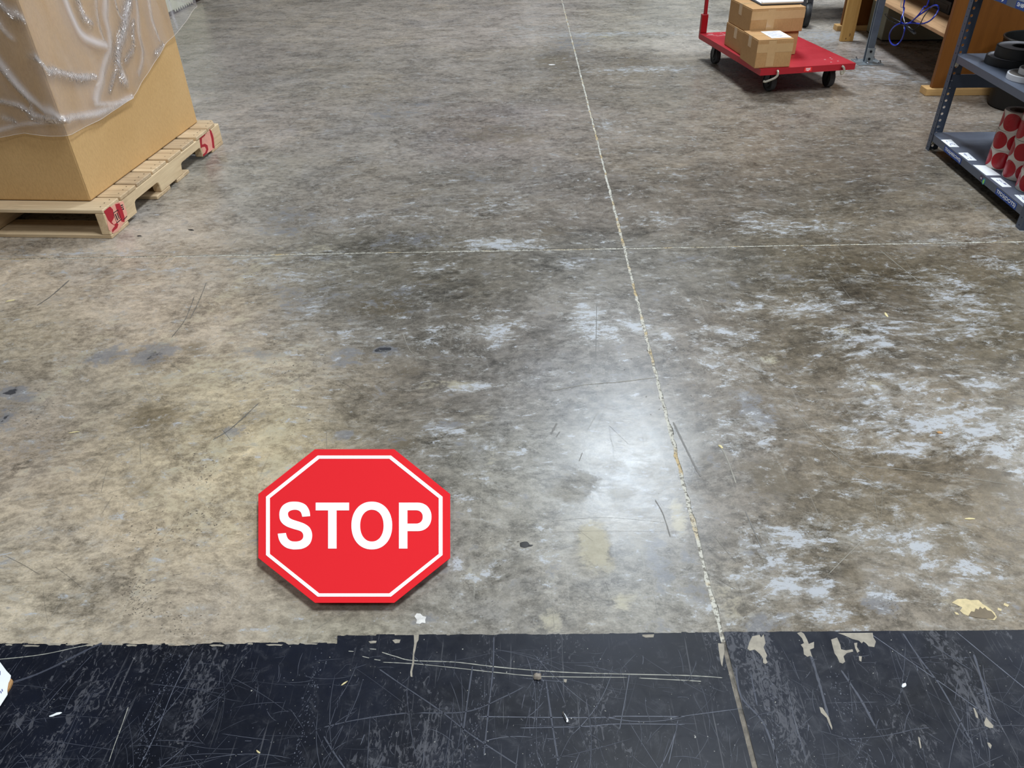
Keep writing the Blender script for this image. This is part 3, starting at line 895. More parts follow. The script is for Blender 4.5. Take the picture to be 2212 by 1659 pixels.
for _ in range(90):
    px, py = random.uniform(0, 2212), random.uniform(560, 1350)
    a = random.uniform(0, math.pi)
    L = random.uniform(8, 45)
    mark([(px - L * math.cos(a), py - L * math.sin(a)), (px + random.uniform(-2, 2), py + random.uniform(-2, 2)), (px + L * math.cos(a), py + L * math.sin(a))], random.choice((0.0004, 0.0006, 0.0008)), random.choice((0, 1, 1)))
scu.cur = 2
for (cx, cy, sx, sy, n) in ((305, 1275, 22, 22, 70), (330, 1165, 40, 30, 60), (440, 1120, 24, 20, 40), (390, 1345, 30, 26, 50), (300, 1320, 18, 14, 40), (590, 880, 60, 40, 60), (440, 1020, 26, 20, 50), (640, 800, 50, 30, 50), (60, 880, 26, 30, 30), (1050, 1220, 60, 60, 40), (1920, 1310, 30, 26, 40), (1650, 1130, 20, 12, 25), (1500, 800, 120, 60, 60), (620, 600, 80, 20, 50), (900, 440, 160, 40, 90), (1800, 860, 120, 60, 60), (1090, 490, 120, 20, 60)):
    for _ in range(n):
        fleck(scu, random.gauss(cx, sx), random.gauss(cy, sy), random.uniform(.8, 3.2), random.uniform(.4, 1.1), random.gauss(.3, .5), 0.0006)
scu.cur = 1
for _ in range(260):
    fleck(scu, random.uniform(0, 2212), random.triangular(80, 1350, 1100), random.uniform(.6, 1.6), random.uniform(.4, .9), random.uniform(0, 3), 0.00065)
so = scu.build('scuff_marks', [M_R1, M_R2, mat('dark_pit', (84, 78, 72), 0.7)], floor)
so['kind'] = 'stuff'

# ------------------------------------------------------------------ hall around
ZC = 5.0
M_WALL = mat('painted_block', (165, 165, 162), 0.8, vary=0.06, scale=2)
M_CEIL = mat('ceiling_deck', (128, 131, 136), 0.9, vary=0.08, scale=2)
T = 0.15
struct(MB().box((JX[0], JY[-1], 0), (JX[-1], JY[-1] + T, ZC)).build('wall_back', mat('dark_block', (84, 84, 84), 0.8, vary=0.06, scale=2)))
struct(MB().box((JX[0], JY[0] - T, 0), (JX[-1], JY[0], ZC)).build('wall_front', M_WALL))
struct(MB().box((JX[0] - T, JY[0] - T, 0), (JX[0], JY[-1] + T, ZC)).build('wall_left', M_WALL))
struct(MB().box((JX[-1], JY[0] - T, 0), (JX[-1] + T, JY[-1] + T, ZC)).build('wall_right', M_WALL))
struct(MB().box((JX[0] - T, JY[0] - T, ZC), (JX[-1] + T, JY[-1] + T, ZC + 0.1)).build('ceiling', M_CEIL))
M_WHITE = mat('white_enamel', (225, 226, 224), 0.5, vary=0.04)
struct(MB().box((0.05, JY[-1] - 0.12, 0), (0.3, JY[-1] - 0.001, 3.4)).build('trim_1', M_WHITE))
d1 = struct(MB().box((2.05, JY[-1] - 0.06, 0), (3.1, JY[-1] - 0.001, 2.6)).build('door_1', M_WHITE))
MB().box((2.98, JY[-1] - 0.11, 1.0), (3.02, JY[-1] - 0.06, 1.15)).build('handle', mat('dull_steel', (120, 122, 126), 0.4, 1.0), d1)

# ------------------------------------------------------------------ octagonal STOP floor sign
M_RED = mat('sign_red', (216, 40, 46), 0.8, vary=0.0, spec=0.02)
M_SWHITE = mat('sign_white', (250, 250, 250), 0.8, vary=0.0, spec=0.02)
SO = [(680.4, 970.4), (851.8, 970.4), (972.6, 1067.3), (972.6, 1205.1), (851.8, 1302.0), (680.4, 1302.0), (558.0, 1205.1), (558.0, 1067.3)]
SB1 = [(686.2, 984.0), (844.6, 984.0), (956.0, 1073.0), (956.0, 1199.0), (844.6, 1288.7), (686.2, 1288.7), (574.6, 1199.0), (574.6, 1073.0)]
SB2 = [(689.7, 990.8), (840.9, 990.8), (947.7, 1076.0), (947.7, 1196.6), (840.9, 1281.8), (689.7, 1281.8), (583.0, 1196.6), (583.0, 1076.0)]
ZS = 0.024
top = [g(a, b, ZS) for a, b in SO]
cen = np.mean(top, 0)
sign = thing('stop_sign', 'red octagonal STOP floor sign with white border on the bare concrete', 'sign', (cen[0], cen[1], 0))


def loc(p):
    return (p[0] - cen[0], p[1] - cen[1], p[2])


mb = MB()
mid = [np.array([cen[0] + (p[0] - cen[0]) * 0.997, cen[1] + (p[1] - cen[1]) * 0.997, ZS - 0.002]) for p in top]
bot = [np.array([cen[0] + (p[0] - cen[0]) * 0.80, cen[1] + (p[1] - cen[1]) * 0.80, 0.0]) for p in top]
mb.add([loc(p) for p in top + mid + bot], [tuple(range(8)), tuple(range(23, 15, -1))] + [(i, i + 8, (i + 1) % 8 + 8, (i + 1) % 8) for i in range(8)] + [(i + 8, i + 16, (i + 1) % 8 + 16, (i + 1) % 8 + 8) for i in range(8)])
mb.build('panel', M_RED, sign)
mb = MB()
n8 = range(8)
ring = [[loc(g(a, b, z)) for a, b in q] for z in (ZS + 0.0006, ZS) for q in (SB1, SB2)]
mb.add(sum(ring, []), [(i, (i + 1) % 8, (i + 1) % 8 + 8, i + 8) for i in n8] + [(i, (i + 1) % 8, (i + 1) % 8 + 16, i + 16) for i in n8] + [(i + 8, (i + 1) % 8 + 8, (i + 1) % 8 + 24, i + 24) for i in n8])
mb.build('border', M_SWHITE, sign)


def se(cx, cy, rx, ry, a0, a1, n, e=2.15):
    out = []
    for i in range(n + 1):
        t = math.radians(a0 + (a1 - a0) * i / n)
        c, s = math.cos(t), math.sin(t)
        out.append((cx + rx * math.copysign(abs(c) ** (2 / e), c), cy + ry * math.copysign(abs(s) ** (2 / e), s)))
    return out


S1 = [(641, 735), (634, 690), (606, 645), (562, 623), (515, 617), (465, 622), (422, 645), (397, 681), (390, 722), (396, 765), (418, 797), (455, 821), (505, 839), (550, 852), (574, 866), (585, 890), (581, 915), (565, 932), (542, 940), (518, 942), (487, 938), (463, 922), (450, 898), (443, 872)]
S2 = [(377, 878), (386, 922), (408, 962), (447, 992), (490, 1004), (522, 1006), (572, 1001), (615, 982), (645, 948), (657, 900), (651, 855), (630, 821), (590, 795), (540, 777), (497, 763), (470, 746), (460, 720), (466, 700), (486, 688), (515, 683), (545, 688), (566, 706), (577, 740)]
LET = {
    'S': ([tuple(p) for p in smooth_path(S1, 5)] + [tuple(p) for p in smooth_path(S2, 5)], None),
    'T': ([(686, 625), (958, 625), (958, 688), (856, 688), (856, 999), (787, 999), (787, 688), (686, 688)], None),
    'O': (se(1143, 811.5, 166, 194.5, 0, 357, 60), se(1143.5, 812.5, 95.5, 129.5, 0, 357, 60)),
    'P': ([(1364, 999), (1364, 625), (1500, 625)] + se(1515, 741, 114, 116, -90, 90, 24) + [(1433, 857), (1433, 999)], [(1433, 796), (1433, 687), (1500, 687)] + se(1504, 741.5, 54, 54.5, -90, 90, 18) + [(1500, 796)]),
}
for ch in 'STOP':
    outer, hole = LET[ch]
    loops = [outer] + ([hole] if hole else [])
    allp = [p for q in loops for p in q]
    tri = tessellate_polygon([[Vector((p[0], p[1], 0)) for p in q] for q in loops])
    n = len(allp)
    P3 = [loc(g(500 + a / 3.7704, 920 + b / 3.7704, z)) for z in (ZS + 0.0006, ZS) for a, b in allp]
    fs = [tuple(t) for t in tri]
    o0 = 0
    for q in loops:
        m = len(q)
        fs += [(o0 + i, o0 + (i + 1) % m, o0 + (i + 1) % m + n, o0 + i + n) for i in range(m)]
        o0 += m
    o = MB().add(P3, fs).build('letter', M_SWHITE, sign)
    o['label'] = 'white letter ' + ch

# ------------------------------------------------------------------ wooden pallet
PA = g(243, 516)
PB = g(482.6, 310.2)
pdir = PB - PA
PL = float(np.linalg.norm(pdir[:2]))
pang = math.atan2(pdir[1], pdir[0]) - math.pi / 2
# local: +y along the stringers (away from the camera), -x to the left
pallet = thing('wooden_pallet', 'pale wooden pallet with red paint on its corners under the tall carton', 'pallet', PA, pang)
W_PAL = 1.02
woods = [mat_wood('pallet_pine_a', (226, 202, 166), (176, 148, 114), axis='x'), mat_wood('pallet_pine_b', (220, 194, 156), (168, 140, 108), axis='x'), mat_wood('pallet_pine_c', (208, 184, 150), (152, 128, 102), axis='x')]
M_STR = mat_wood('pallet_stringer_wood', (230, 206, 168), (190, 160, 122), axis='y')
M_PRED = mat('crimson_paint', (168, 20, 38), 0.6, vary=0.12)
M_PPINK = mat('faded_red_wash', (226, 160, 140), 0.7, vary=0.15)
M_NAIL = mat('nail_steel', (60, 56, 52), 0.5, 0.6)
M_INK = mat('black_ink', (24, 22, 24), 0.7)
TB, HS = 0.016, 0.089
z0s, z1s = TB, TB + HS


def notch_profile():
    pts = [(0, z0s)]
    for c in (0.335, 0.785):
        a, b, h, r = c - 0.115, c + 0.115, 0.048, 0.02
        pts += [(a, z0s), (a + 0.003, z0s + h - r), (a + r * 0.4, z0s + h - 0.005), (a + r, z0s + h), (b - r, z0s + h), (b - r * 0.4, z0s + h - 0.005), (b - 0.003, z0s + h - r), (b, z0s)]
    pts += [(PL, z0s), (PL, z1s), (0, z1s)]
    return pts


NP = notch_profile()
strs = []
for x1 in (0.0, -W_PAL / 2 + 0.019, -W_PAL + 0.038):
    s_ = MB().prism(NP, lambda a, b: (x1, a, b), lambda a, b: (x1 - 0.038, a, b)).build('stringer', M_STR, pallet, bevel=0.003, seg=1)
    strs.append(s_)
edges_u = [(0.0, 0.125), (0.135, 0.265), (0.278, 0.41), (0.424, 0.556), (0.572, 0.704), (0.722, 0.85), (0.874, 1.0), (1.012, PL)]
nails = MB()
for i, (a, b) in enumerate(edges_u):
    dz = random.uniform(-0.001, 0.001)
    x_out = 0.0 + random.uniform(-0.003, 0.004)
    if i == 7:
        outl = [(x_out - 0.03, b), (x_out, b - 0.05), (x_out, a), (-W_PAL, a), (-W_PAL, b)]
    else:
        outl = [(x_out, b), (x_out, a), (-W_PAL, a), (-W_PAL, b)]
    MB().prism(outl, lambda p, q: (p, q, z1s + TB + dz), lambda p, q: (p, q, z1s + 0.0002)).build('deck_board', woods[i % 3], pallet, bevel=0.0025, seg=1)
    for fx in (0.25, 0.55, 0.82):
        for cx in (-0.022 + random.uniform(-.006, .006), -W_PAL / 2, -W_PAL + 0.02):
            cy = a + (b - a) * fx
            nails.add([(cx + 0.0026 * math.cos(t * 1.047), cy + 0.0026 * math.sin(t * 1.047), z1s + TB + 0.0018) for t in range(6)], [tuple(range(6))])
no = nails.build('nail_heads', M_NAIL, pallet)
no['kind'] = 'stuff'
for a, b in ((0.0, 0.14), (0.4, 0.53), (0.6, 0.73), (PL - 0.14, PL)):
    MB().box((-W_PAL, a, 0.0), (0.0, b, TB - 0.0002)).build('bottom_board', woods[1], pallet, bevel=0.002, seg=1)


def on_side(pxs, parent, name, m_, off=0.0008):
    """flat paint patch on the outer face of the outer stringer, traced from where it lies"""
    ca, sa = math.cos(pang), math.sin(pang)
    nrm = np.array([ca, sa])
    out = []
    for px, py in pxs:
        d = ray(px, py)
        t = ((PA[:2] - CAM[:2]) @ nrm) / (d[:2] @ nrm)
        q = CAM + d * t - PA
        out.append((off, -sa * q[0] + ca * q[1], float(q[2])))
    n = len(out)
    tri = tessellate_polygon([[Vector((p[1], p[2], 0)) for p in out]])
    o = MB().add(out + [(0.0, p[1], p[2]) for p in out], [tuple(t) for t in tri] + [(i, (i + 1) % n, (i + 1) % n + n, i + n) for i in range(n)]).build(name, m_, parent)
    return o


c2 = lambda q: [(x / 4.424, 230 + y / 4.424) for x, y in q]
on_side(c2([(1000, 1010), (1110, 920), (1175, 905), (1215, 1020), (1205, 1080), (1130, 1190), (1080, 1215), (1040, 1180)]), strs[0], 'paint_wash', M_PPINK, 0.0005)
on_side(c2([(992, 1002), (1050, 955), (1078, 985), (1090, 1060), (1066, 1105), (1088, 1130), (1115, 1110), (1130, 1125), (1120, 1160), (1085, 1190), (1075, 1205), (1068, 1180), (1098, 1140), (1060, 1118), (1030, 1085)]), strs[0], 'red_mark', M_PRED)
on_side(c2([(1098, 935), (1140, 925), (1168, 985), (1190, 1060), (1188, 1105), (1160, 1100), (1142, 1060), (1120, 1010)]), strs[0], 'red_mark', M_PRED)
frm = [(1080, 1015), (1125, 985), (1155, 1075), (1112, 1110)]
for i in range(4):
    (xa, ya), (xb, yb) = frm[i], frm[(i + 1) % 4]
    on_side(c2([(xa, ya), (xb, yb), (xb + 5, yb + 5), (xa + 5, ya + 5)]), strs[0], 'stamp_line', M_INK, 0.0012)
for q in ([(1096, 1030), (1104, 1025), (1128, 1085), (1120, 1090)], [(1112, 1018), (1118, 1014), (1142, 1072), (1136, 1077)], [(1150, 942), (1172, 936), (1175, 944), (1155, 952)], [(1156, 960), (1178, 956), (1180, 963), (1160, 968)], [(1168, 975), (1182, 972), (1183, 985), (1170, 988)], [(1178, 1080), (1212, 1045), (1214, 1050), (1182, 1086)]):
    on_side(c2(q), strs[0], 'stamp_line', M_INK, 0.0012)
on_side(c2([(1905, 300), (1995, 235), (2040, 260), (2050, 400), (1950, 470), (1918, 380)]), strs[0], 'paint_wash', M_PPINK, 0.0005)
on_side(c2([(1903, 290), (1955, 250), (1960, 275), (1928, 305), (1930, 365), (1958, 355), (1983, 372), (1990, 410), (1975, 450), (1942, 478), (1938, 460), (1960, 440), (1970, 410), (1958, 385), (1935, 388), (1918, 398)]), strs[0], 'painted_five', M_PRED)
on_side(c2([(2000, 212), (2020, 235), (2040, 300), (2050, 400), (2030, 395), (2020, 310), (2005, 250)]), strs[0], 'painted_one', M_PRED)

# ------------------------------------------------------------------ tall carton on the pallet
ZP = z1s + TB + 0.0022
bn = g(196.6, 434.6, ZP)
bf = g(427, 264, ZP)
bl = g(0, 432, ZP)
bd = (bf - bn)[:2]
BL = float(np.linalg.norm(bd))
bang = math.atan2(bd[1], bd[0]) - math.pi / 2
BW, BH, BT = 1.0, 0.98, 0.012
carton = thing('bulk_carton', 'tall brown corrugated bulk carton standing on the wooden pallet', 'carton', (bn[0], bn[1], ZP), bang)


def card_material(name, rgb, rgb2):
    k = NT(name)
    c = k.coord()
    a = k.noise(c, 2.2, 4, 0.6)
    f = k.noise(k.mapping(c, (1, 1, 0.35)), 150.0, 4, 0.75)
    s = k.noise(k.mapping(c, (90, 90, 1.0)), 1.0, 2, 0.5)
    col = k.mix(k.mr(a, 0.35, 0.65, 0, 1), lin(*rgb), lin(*rgb2))
    col = k.mix(k.mr(f, 0.42, 0.62, 0, 0.28), col, lin(rgb2[0] * 0.82, rgb2[1] * 0.8, rgb2[2] * 0.75))
    col = k.mix(k.mr(s, 0.4, 0.6, 0, 0.03), col, lin(rgb[0] * 0.7, rgb[1] * 0.68, rgb[2] * 0.6))
    k.put(k.b.inputs['Base Color'], col)
    k.b.inputs['Roughness'].default_value = 0.72
    k.b.inputs['Specular IOR Level'].default_value = 0.25
    k.bump(f, 0.15, 0.0008)
    return k.m


M_KRAFT = card_material('kraft_board', (210, 172, 120), (202, 163, 110))
M_KRAFT2 = card_material('kraft_board_small', (190, 148, 100), (172, 130, 86))
# panels (local: x to the left is negative, y away)
r = 0.006
MB().box((-BW + 0.014, 0, 0.0), (-0.0005, BT, BH)).build('side_panel', M_KRAFT, carton, bevel=r, seg=3)
MB().box((-BT, 0.0005, 0.0), (0, BL, BH)).build('side_panel', M_KRAFT, carton, bevel=r, seg=3)
MB().box((-BW + 0.014, BL - BT, 0.0), (-BT - 0.0005, BL - 0.0005, BH)).build('side_panel', M_KRAFT, carton, bevel=r, seg=3)
MB().box((-BW, 0.0005, 0.0), (-BW + BT, BL, BH)).build('side_panel', M_KRAFT, carton, bevel=r, seg=3)
MB().box((-BW + BT + 0.001, BT + 0.001, 0.0), (-BT - 0.001, BL - BT - 0.001, 0.01)).build('base_panel', M_KRAFT, carton)


# clear plastic liner folded over the rim
def film_material():
    k = NT('clear_poly_film')
    c = k.coord()
    crease = k.noise(c, 9.0, 6, 0.6, 1.0)
    haze = k.noise(k.mapping(c, (1, 1, 0.3)), 6.0, 5, 0.6, 0.8)
    k.b.inputs['Base Color'].default_value = (0.93, 0.91, 0.96, 1)
    k.b.inputs['Roughness'].default_value = 0.4
    k.b.inputs['Specular IOR Level'].default_value = 0.0
    at = k.n('ShaderNodeAttribute', attribute_name='crease')
    asep = k.n('ShaderNodeSeparateColor', {0: at.outputs['Color']})
    fold, glint = asep.outputs[0], asep.outputs[1]
    vw = k.n('ShaderNodeVectorMath', {0: c, 1: k.n('ShaderNodeTexNoise', {'Vector': c, 'Scale': 9.0, 'Detail': 2.0}).outputs['Color']}, operation='ADD').outputs[0]
    crk = k.n('ShaderNodeTexVoronoi', {'Vector': k.mapping(vw, (1, 1, 0.75)), 'Scale': 34.0}).outputs['Distance']
    bmp = k.n('ShaderNodeBump', {'Height': k.math('ADD', k.math('MULTIPLY', crk, k.math('ADD', k.math('MULTIPLY', glint, 1.0), 0.03)), k.math('MULTIPLY', k.noise(k.mapping(c, (1, 1, 0.4)), 6.0, 2, 0.5), 0.5)), 'Strength': 0.8, 'Distance': 0.012})
    gl = k.n('ShaderNodeBsdfGlossy', {'Roughness': 0.13, 'Normal': bmp.outputs[0]})
    tr = k.n('ShaderNodeBsdfTransparent')
    tr.inputs[0].default_value = (0.97, 0.96, 0.97, 1)
    tl = k.n('ShaderNodeBsdfTranslucent')
    tl.inputs[0].default_value = (0.8, 0.8, 0.86, 1)
    m1 = k.n('ShaderNodeMixShader')
    m1.inputs[0].default_value = 0.3
    k.t.links.new(k.b.outputs[0], m1.inputs[1])
    k.t.links.new(tl.outputs[0], m1.inputs[2])
    m2 = k.n('ShaderNodeMixShader')
    k.put(m2.inputs[0], k.math('ADD', k.mr(haze, 0.35, 0.7, 0.10, 0.24), fold))
    k.t.links.new(tr.outputs[0], m2.inputs[1])
    k.t.links.new(m1.outputs[0], m2.inputs[2])
    bf_ = k.n('ShaderNodeNewGeometry').outputs['Backfacing']
    fr = k.n('ShaderNodeFresnel', {'IOR': k.mr(bf_, 0, 1, 1.5, 1 / 1.5), 'Normal': bmp.outputs[0]})
    m3 = k.n('ShaderNodeMixShader', {0: k.math('ADD', k.math('MULTIPLY', fr.outputs[0], 1.1), k.math('MULTIPLY', glint, k.mr(crk, 0.25, 0.6, 0.02, 0.28)))})
    k.t.links.new(m2.outputs[0], m3.inputs[1])
    k.t.links.new(gl.outputs[0], m3.inputs[2])
    k.t.links.new(m3.outputs[0], k.out.inputs[0])
    return k.m


HEM = [(-1.1, .40), (-.6, .37), (-.27, .381), (-.157, .398), (-.05, .388), (0, .390), (.132, .384), (.277, .384), (.469, .393), (.57, .42), (.687, .458), (.818, .504), (1.038, .559), (1.22, .615), (1.5, .66), (1.9, .7)]
hs, hz = np.array(HEM).T


def film_st(px, py):
    """where a measured crease lies on the film: distance along the carton's two visible faces, and drop from the rim"""
    best = None
    for side in (1, -1):
        ca, sa = math.cos(bang), math.sin(bang)
        e = np.array([-sa, ca]) if side > 0 else np.array([-ca, -sa])
        nrm = np.array([ca, sa]) if side > 0 else np.array([-sa, ca])
        d = ray(px, py)
        t = ((bn[:2] - CAM[:2]) @ nrm) / (d[:2] @ nrm)
        q = CAM + d * t
        along = (q[:2] - bn[:2]) @ e
        if along >= -0.002 and best is None:
            best = (along * side, q[2])
    sx, z = best
    zt_ = BH + ZP + 0.006
    zh_ = float(np.interp(sx, hs, hz))
    return sx, (zt_ - z) / (zt_ - zh_)


CREASE = [  # outline (in a 4.424x crop of the top left corner), width, height, haze, glint
    ([(560, -80), (640, 130), (740, 330), (860, 410), (960, 440)], .018, .018, .55, 0), ([(690, -60), (760, 150), (830, 225)], .014, .014, .3, .9), ([(1060, -60), (1100, 130), (1130, 180)], .008, .012, .3, .5),
    ([(1200, -60), (1170, 150), (1110, 420), (1090, 600), (1150, 780)], .022, .020, .4, 1), ([(1240, 200), (1230, 450), (1170, 570)], .012, .012, .2, 1), ([(970, -40), (970, 160), (1010, 330), (1000, 480), (930, 700), (870, 960)], .022, .018, .38, .1),
    ([(870, 1000), (1000, 1000), (1100, 985), (1215, 935)], .010, .008, .4, .2), ([(600, 1130), (820, 1105), (1000, 1050), (1140, 985), (1215, 938)], .014, .010, .5, .3), ([(310, 550), (400, 620), (500, 690), (640, 730), (740, 745), (860, 740)], .012, .014, .45, 1),
    ([(-60, 480), (150, 760), (300, 920), (480, 1070), (590, 1130)], .014, .016, .42, .3), ([(-60, 540), (180, 830), (310, 960), (320, 1040)], .008, .012, .3, .8), ([(-60, 940), (200, 1000), (330, 1080), (460, 1110), (600, 1130)], .010, .012, .36, .9),
    ([(-60, 1250), (250, 1180), (440, 1160), (590, 1140)], .008, .008, .34, .4), ([(1270, -40), (1290, 300), (1330, 500), (1290, 700)], .016, .012, .3, .2), ([(1380, -40), (1420, 200), (1480, 380)], .012, .010, .28, .3), ([(-60, -60), (100, 120), (190, 185)], .014, .014, .4, .7),
    ([(0, 200), (60, 290), (130, 360)], .010, .010, .25, .3), ([(1010, 870), (1050, 780), (1090, 640)], .010, .010, .2, .9), ([(1450, 510), (1530, 430)], .010, .006, .2, .9), ([(330, 1110), (470, 1130), (590, 1150)], .012, .008, .3, 1), ([(880, -40), (900, 200), (940, 380)], .012, .010, .22, .3), ([(60, 1120), (160, 1150)], .010, .006, .2, .8), ([(1560, -30), (1600, 120), (1640, 260)], .012, .008, .3, .3)]
SS = np.concatenate([np.linspace(-0.98, -0.70, 20), np.linspace(-0.69, -0.04, 110), np.linspace(-0.034, 0.034, 12), np.linspace(0.04, 1.24, 200), np.linspace(1.245, 1.75, 30)])
TT = np.linspace(0, 1, 96)
SG, TG = np.meshgrid(SS, TT, indexing='ij')
ZHEM = np.interp(SG, hs, hz)
ZTOP = BH + ZP + 0.006
ZG = ZTOP + (ZHEM - ZTOP) * TG
D_ = 0.007 + 0.010 * TG + 0.003 * np.sin(SG * 23 + TG * 9) * TG + 0.002 * np.sin(SG * 41 - TG * 13)
HAZE = np.zeros_like(SG)
GLINT = np.zeros_like(SG)
for pts, w, h, hz_, gl_ in CREASE:
    P_ = [film_st(x / 4.424, y / 4.424) for x, y in pts]
    P_ = [(q[0], ZTOP - q[1] * (ZTOP - float(np.interp(q[0], hs, hz)))) for q in P_]
    P_ = [tuple(q) for q in smooth_path([np.array(q) for q in P_], 4)]
    dd = np.full_like(SG, 9.0)
    side_ = np.zeros_like(SG)
    for (ax, ay), (bx, by) in zip(P_[:-1], P_[1:]):
        ux, uy = bx - ax, by - ay
        L2 = ux * ux + uy * uy + 1e-12
        q = np.clip(((SG - ax) * ux + (ZG - ay) * uy) / L2, 0, 1)
        d_ = np.hypot(SG - ax - ux * q, ZG - ay - uy * q)
        cr = (ux * (ZG - ay) - uy * (SG - ax)) / math.sqrt(L2)
        m_ = d_ < dd
        dd = np.where(m_, d_, dd)
        side_ = np.where(m_, cr, side_)
    D_ += 0.45 * h * np.exp(-1.1 * (dd / w) ** 1.5)
    soft = np.exp(-(dd / (w * 1.1)) ** 2)
    HAZE = np.maximum(HAZE, hz_ * np.where(side_ > 0, soft, soft ** 2.5))
    GLINT = np.maximum(GLINT, gl_ * np.exp(-(dd / (w * 1.3)) ** 2))
D_ += 0.02 * np.clip((SG - 0.9) / 0.3, 0, 1)
verts = []
for i, s in enumerate(SS):
    for j in range(len(TT)):
        d = float(D_[i, j])
        if s < -0.036:
            x, y = s, -d
        elif s <= 0.036:
            a = (s + 0.036) / 0.072 * math.pi / 2
            x, y = d * math.sin(a), -d * math.cos(a)
            if s < 0:
                x += s * 0.2
            else:
                y += s * 0.2
        elif s <= 1.23:
            x, y = d, s
        else:
            a = min(1, (s - 1.23) / 0.08) * math.pi / 2
            x, y = d - 0.05 * (1 - math.cos(a)) - max(0, s - 1.31), 1.23 + 0.05 * math.sin(a)
        verts.append((x, y, float(ZG[i, j]) - ZP))
nT = len(TT)
faces = [(i * nT + j, (i + 1) * nT + j, (i + 1) * nT + j + 1, i * nT + j + 1) for i in range(len(SS) - 1) for j in range(nT - 1)]
nv = len(verts)
extra = []
for i, s in enumerate(SS):
    x, y, z = verts[i * nT]
    extra.append((x - 0.05 if s > 0 else x - .01, y + (0.05 if s < 0.04 else 0), z + 0.004))
faces += [(i * nT, nv + i, nv + i + 1, (i + 1) * nT) for i in range(len(SS) - 1)]
fme = bpy.data.meshes.new('plastic_liner')
fme.from_pydata(verts + extra, [], faces)
fme.materials.append(film_material())
fc_ = np.zeros((len(verts) + len(extra), 4), np.float32)
fc_[:nv, 0], fc_[:nv, 1], fc_[:, 3] = HAZE.ravel(), GLINT.ravel(), 1
fme.attributes.new('crease', 'FLOAT_COLOR', 'POINT').data.foreach_set('color', fc_.ravel())
fme.polygons.foreach_set('use_smooth', [True] * len(fme.polygons))
film = bpy.data.objects.new('plastic_liner', fme)
COL.objects.link(film)
hem = MB().tube([verts[i * nT + nT - 1] for i in range(len(SS))], 0.0008, 5).build('hem', mat('film_hem', (206, 192, 180), 0.5), film, smooth=True)
film.location = (bn[0], bn[1], ZP)
film.rotation_euler = (0, 0, bang)
tag(film, 'crumpled clear plastic liner bag hanging over the tall brown carton', 'bag')

# ------------------------------------------------------------------ red platform cart
M_CRED = mat('cart_red', (168, 26, 38), 0.5, vary=0.10, scale=5)
M_CREDD = mat('handle_red', (150, 14, 26), 0.35, vary=0.08)
M_RUB = mat('black_rubber', (26, 26, 28), 0.6, vary=0.1)
M_TREAD = mat('grey_tread', (74, 74, 78), 0.7, vary=0.1)
M_ZINC = mat('bright_zinc', (190, 192, 196), 0.3, 1.0, vary=0.1)
M_IVORY = mat('worn_chrome', (206, 200, 184), 0.3, 0.6, vary=0.1)
M_DKST = mat('dark_steel', (52, 52, 56), 0.45, 0.8, vary=0.1)
c3 = lambda x, y: (1480 + x * 400 / 2212, y * 400 / 2212)
ZD = 0.16
cnl, cnr, cfl = g(*c3(905, 830), ZD), g(*c3(2040, 755), ZD), g(*c3(205, 395), ZD)
cw_ = float(np.linalg.norm((cnr - cnl)[:2]))
cl_ = float(np.linalg.norm((cfl - cnl)[:2]))
cang = math.atan2(cnr[1] - cnl[1], cnr[0] - cnl[0])
cart = thing('platform_cart', 'red platform cart with black wheels carrying three brown cartons', 'cart', (cnl[0], cnl[1], 0), cang)
deck = MB().box((0, 0, ZD - 0.004), (cw_, cl_, ZD)).box((0, 0, 0.126), (cw_, 0.02, ZD - 0.004)).box((0, cl_ - 0.02, 0.126), (cw_, cl_, ZD - 0.004)).box((0, 0.02, 0.126), (0.02, cl_ - 0.02, ZD - 0.004)).box((cw_ - 0.02, 0.02, 0.126), (cw_, cl_ - 0.02, ZD - 0.004)).build('deck', M_CRED, cart)
st_ = MB().box((0.262, -0.0012, 0.132), (0.308, 0.0, 0.154)).build('warning_sticker', mat('sticker_red', (240, 40, 44), 0.4, vary=0.02), deck)
mb = MB()
for i, w in enumerate((0.03, 0.026, 0.03, 0.012)):
    mb.box((0.285 - w / 2, -0.0018, 0.149 - i * 0.0045), (0.285 + w / 2, -0.0012, 0.151 - i * 0.0045))
po = mb.build('print_lines', M_SWHITE, deck)
po['kind'] = 'stuff'
# paint chips on the deck top
mb = MB()
for px, py in ((1670, 711), (1750, 704), (1825, 729), (1742, 742), (1735, 690)):
    q = g(*c3(px, py), ZD + 0.0006) - np.array([cnl[0], cnl[1], 0])
    ca, sa = math.cos(-cang), math.sin(-cang)
    lx, ly = ca * q[0] - sa * q[1], sa * q[0] + ca * q[1]
    mb.add([(lx + 0.008 * math.cos(t) * random.uniform(.5, 1), ly + 0.006 * math.sin(t) * random.uniform(.5, 1), ZD + 0.0006) for t in np.linspace(0, 5.5, 7)], [tuple(range(7))])
for i in range(16):
    lx, ly = random.uniform(0.02, 0.2), cl_ - random.uniform(0.015, 0.12)
    w = random.uniform(0.01, 0.05)
    mb.box((lx, ly, ZD), (lx + w, ly + random.uniform(.002, .007), ZD + 0.0006))
po = mb.build('paint_chips', mat('chipped_paint', (206, 170, 166), 0.7), deck)
po['kind'] = 'stuff'
WR = 0.052
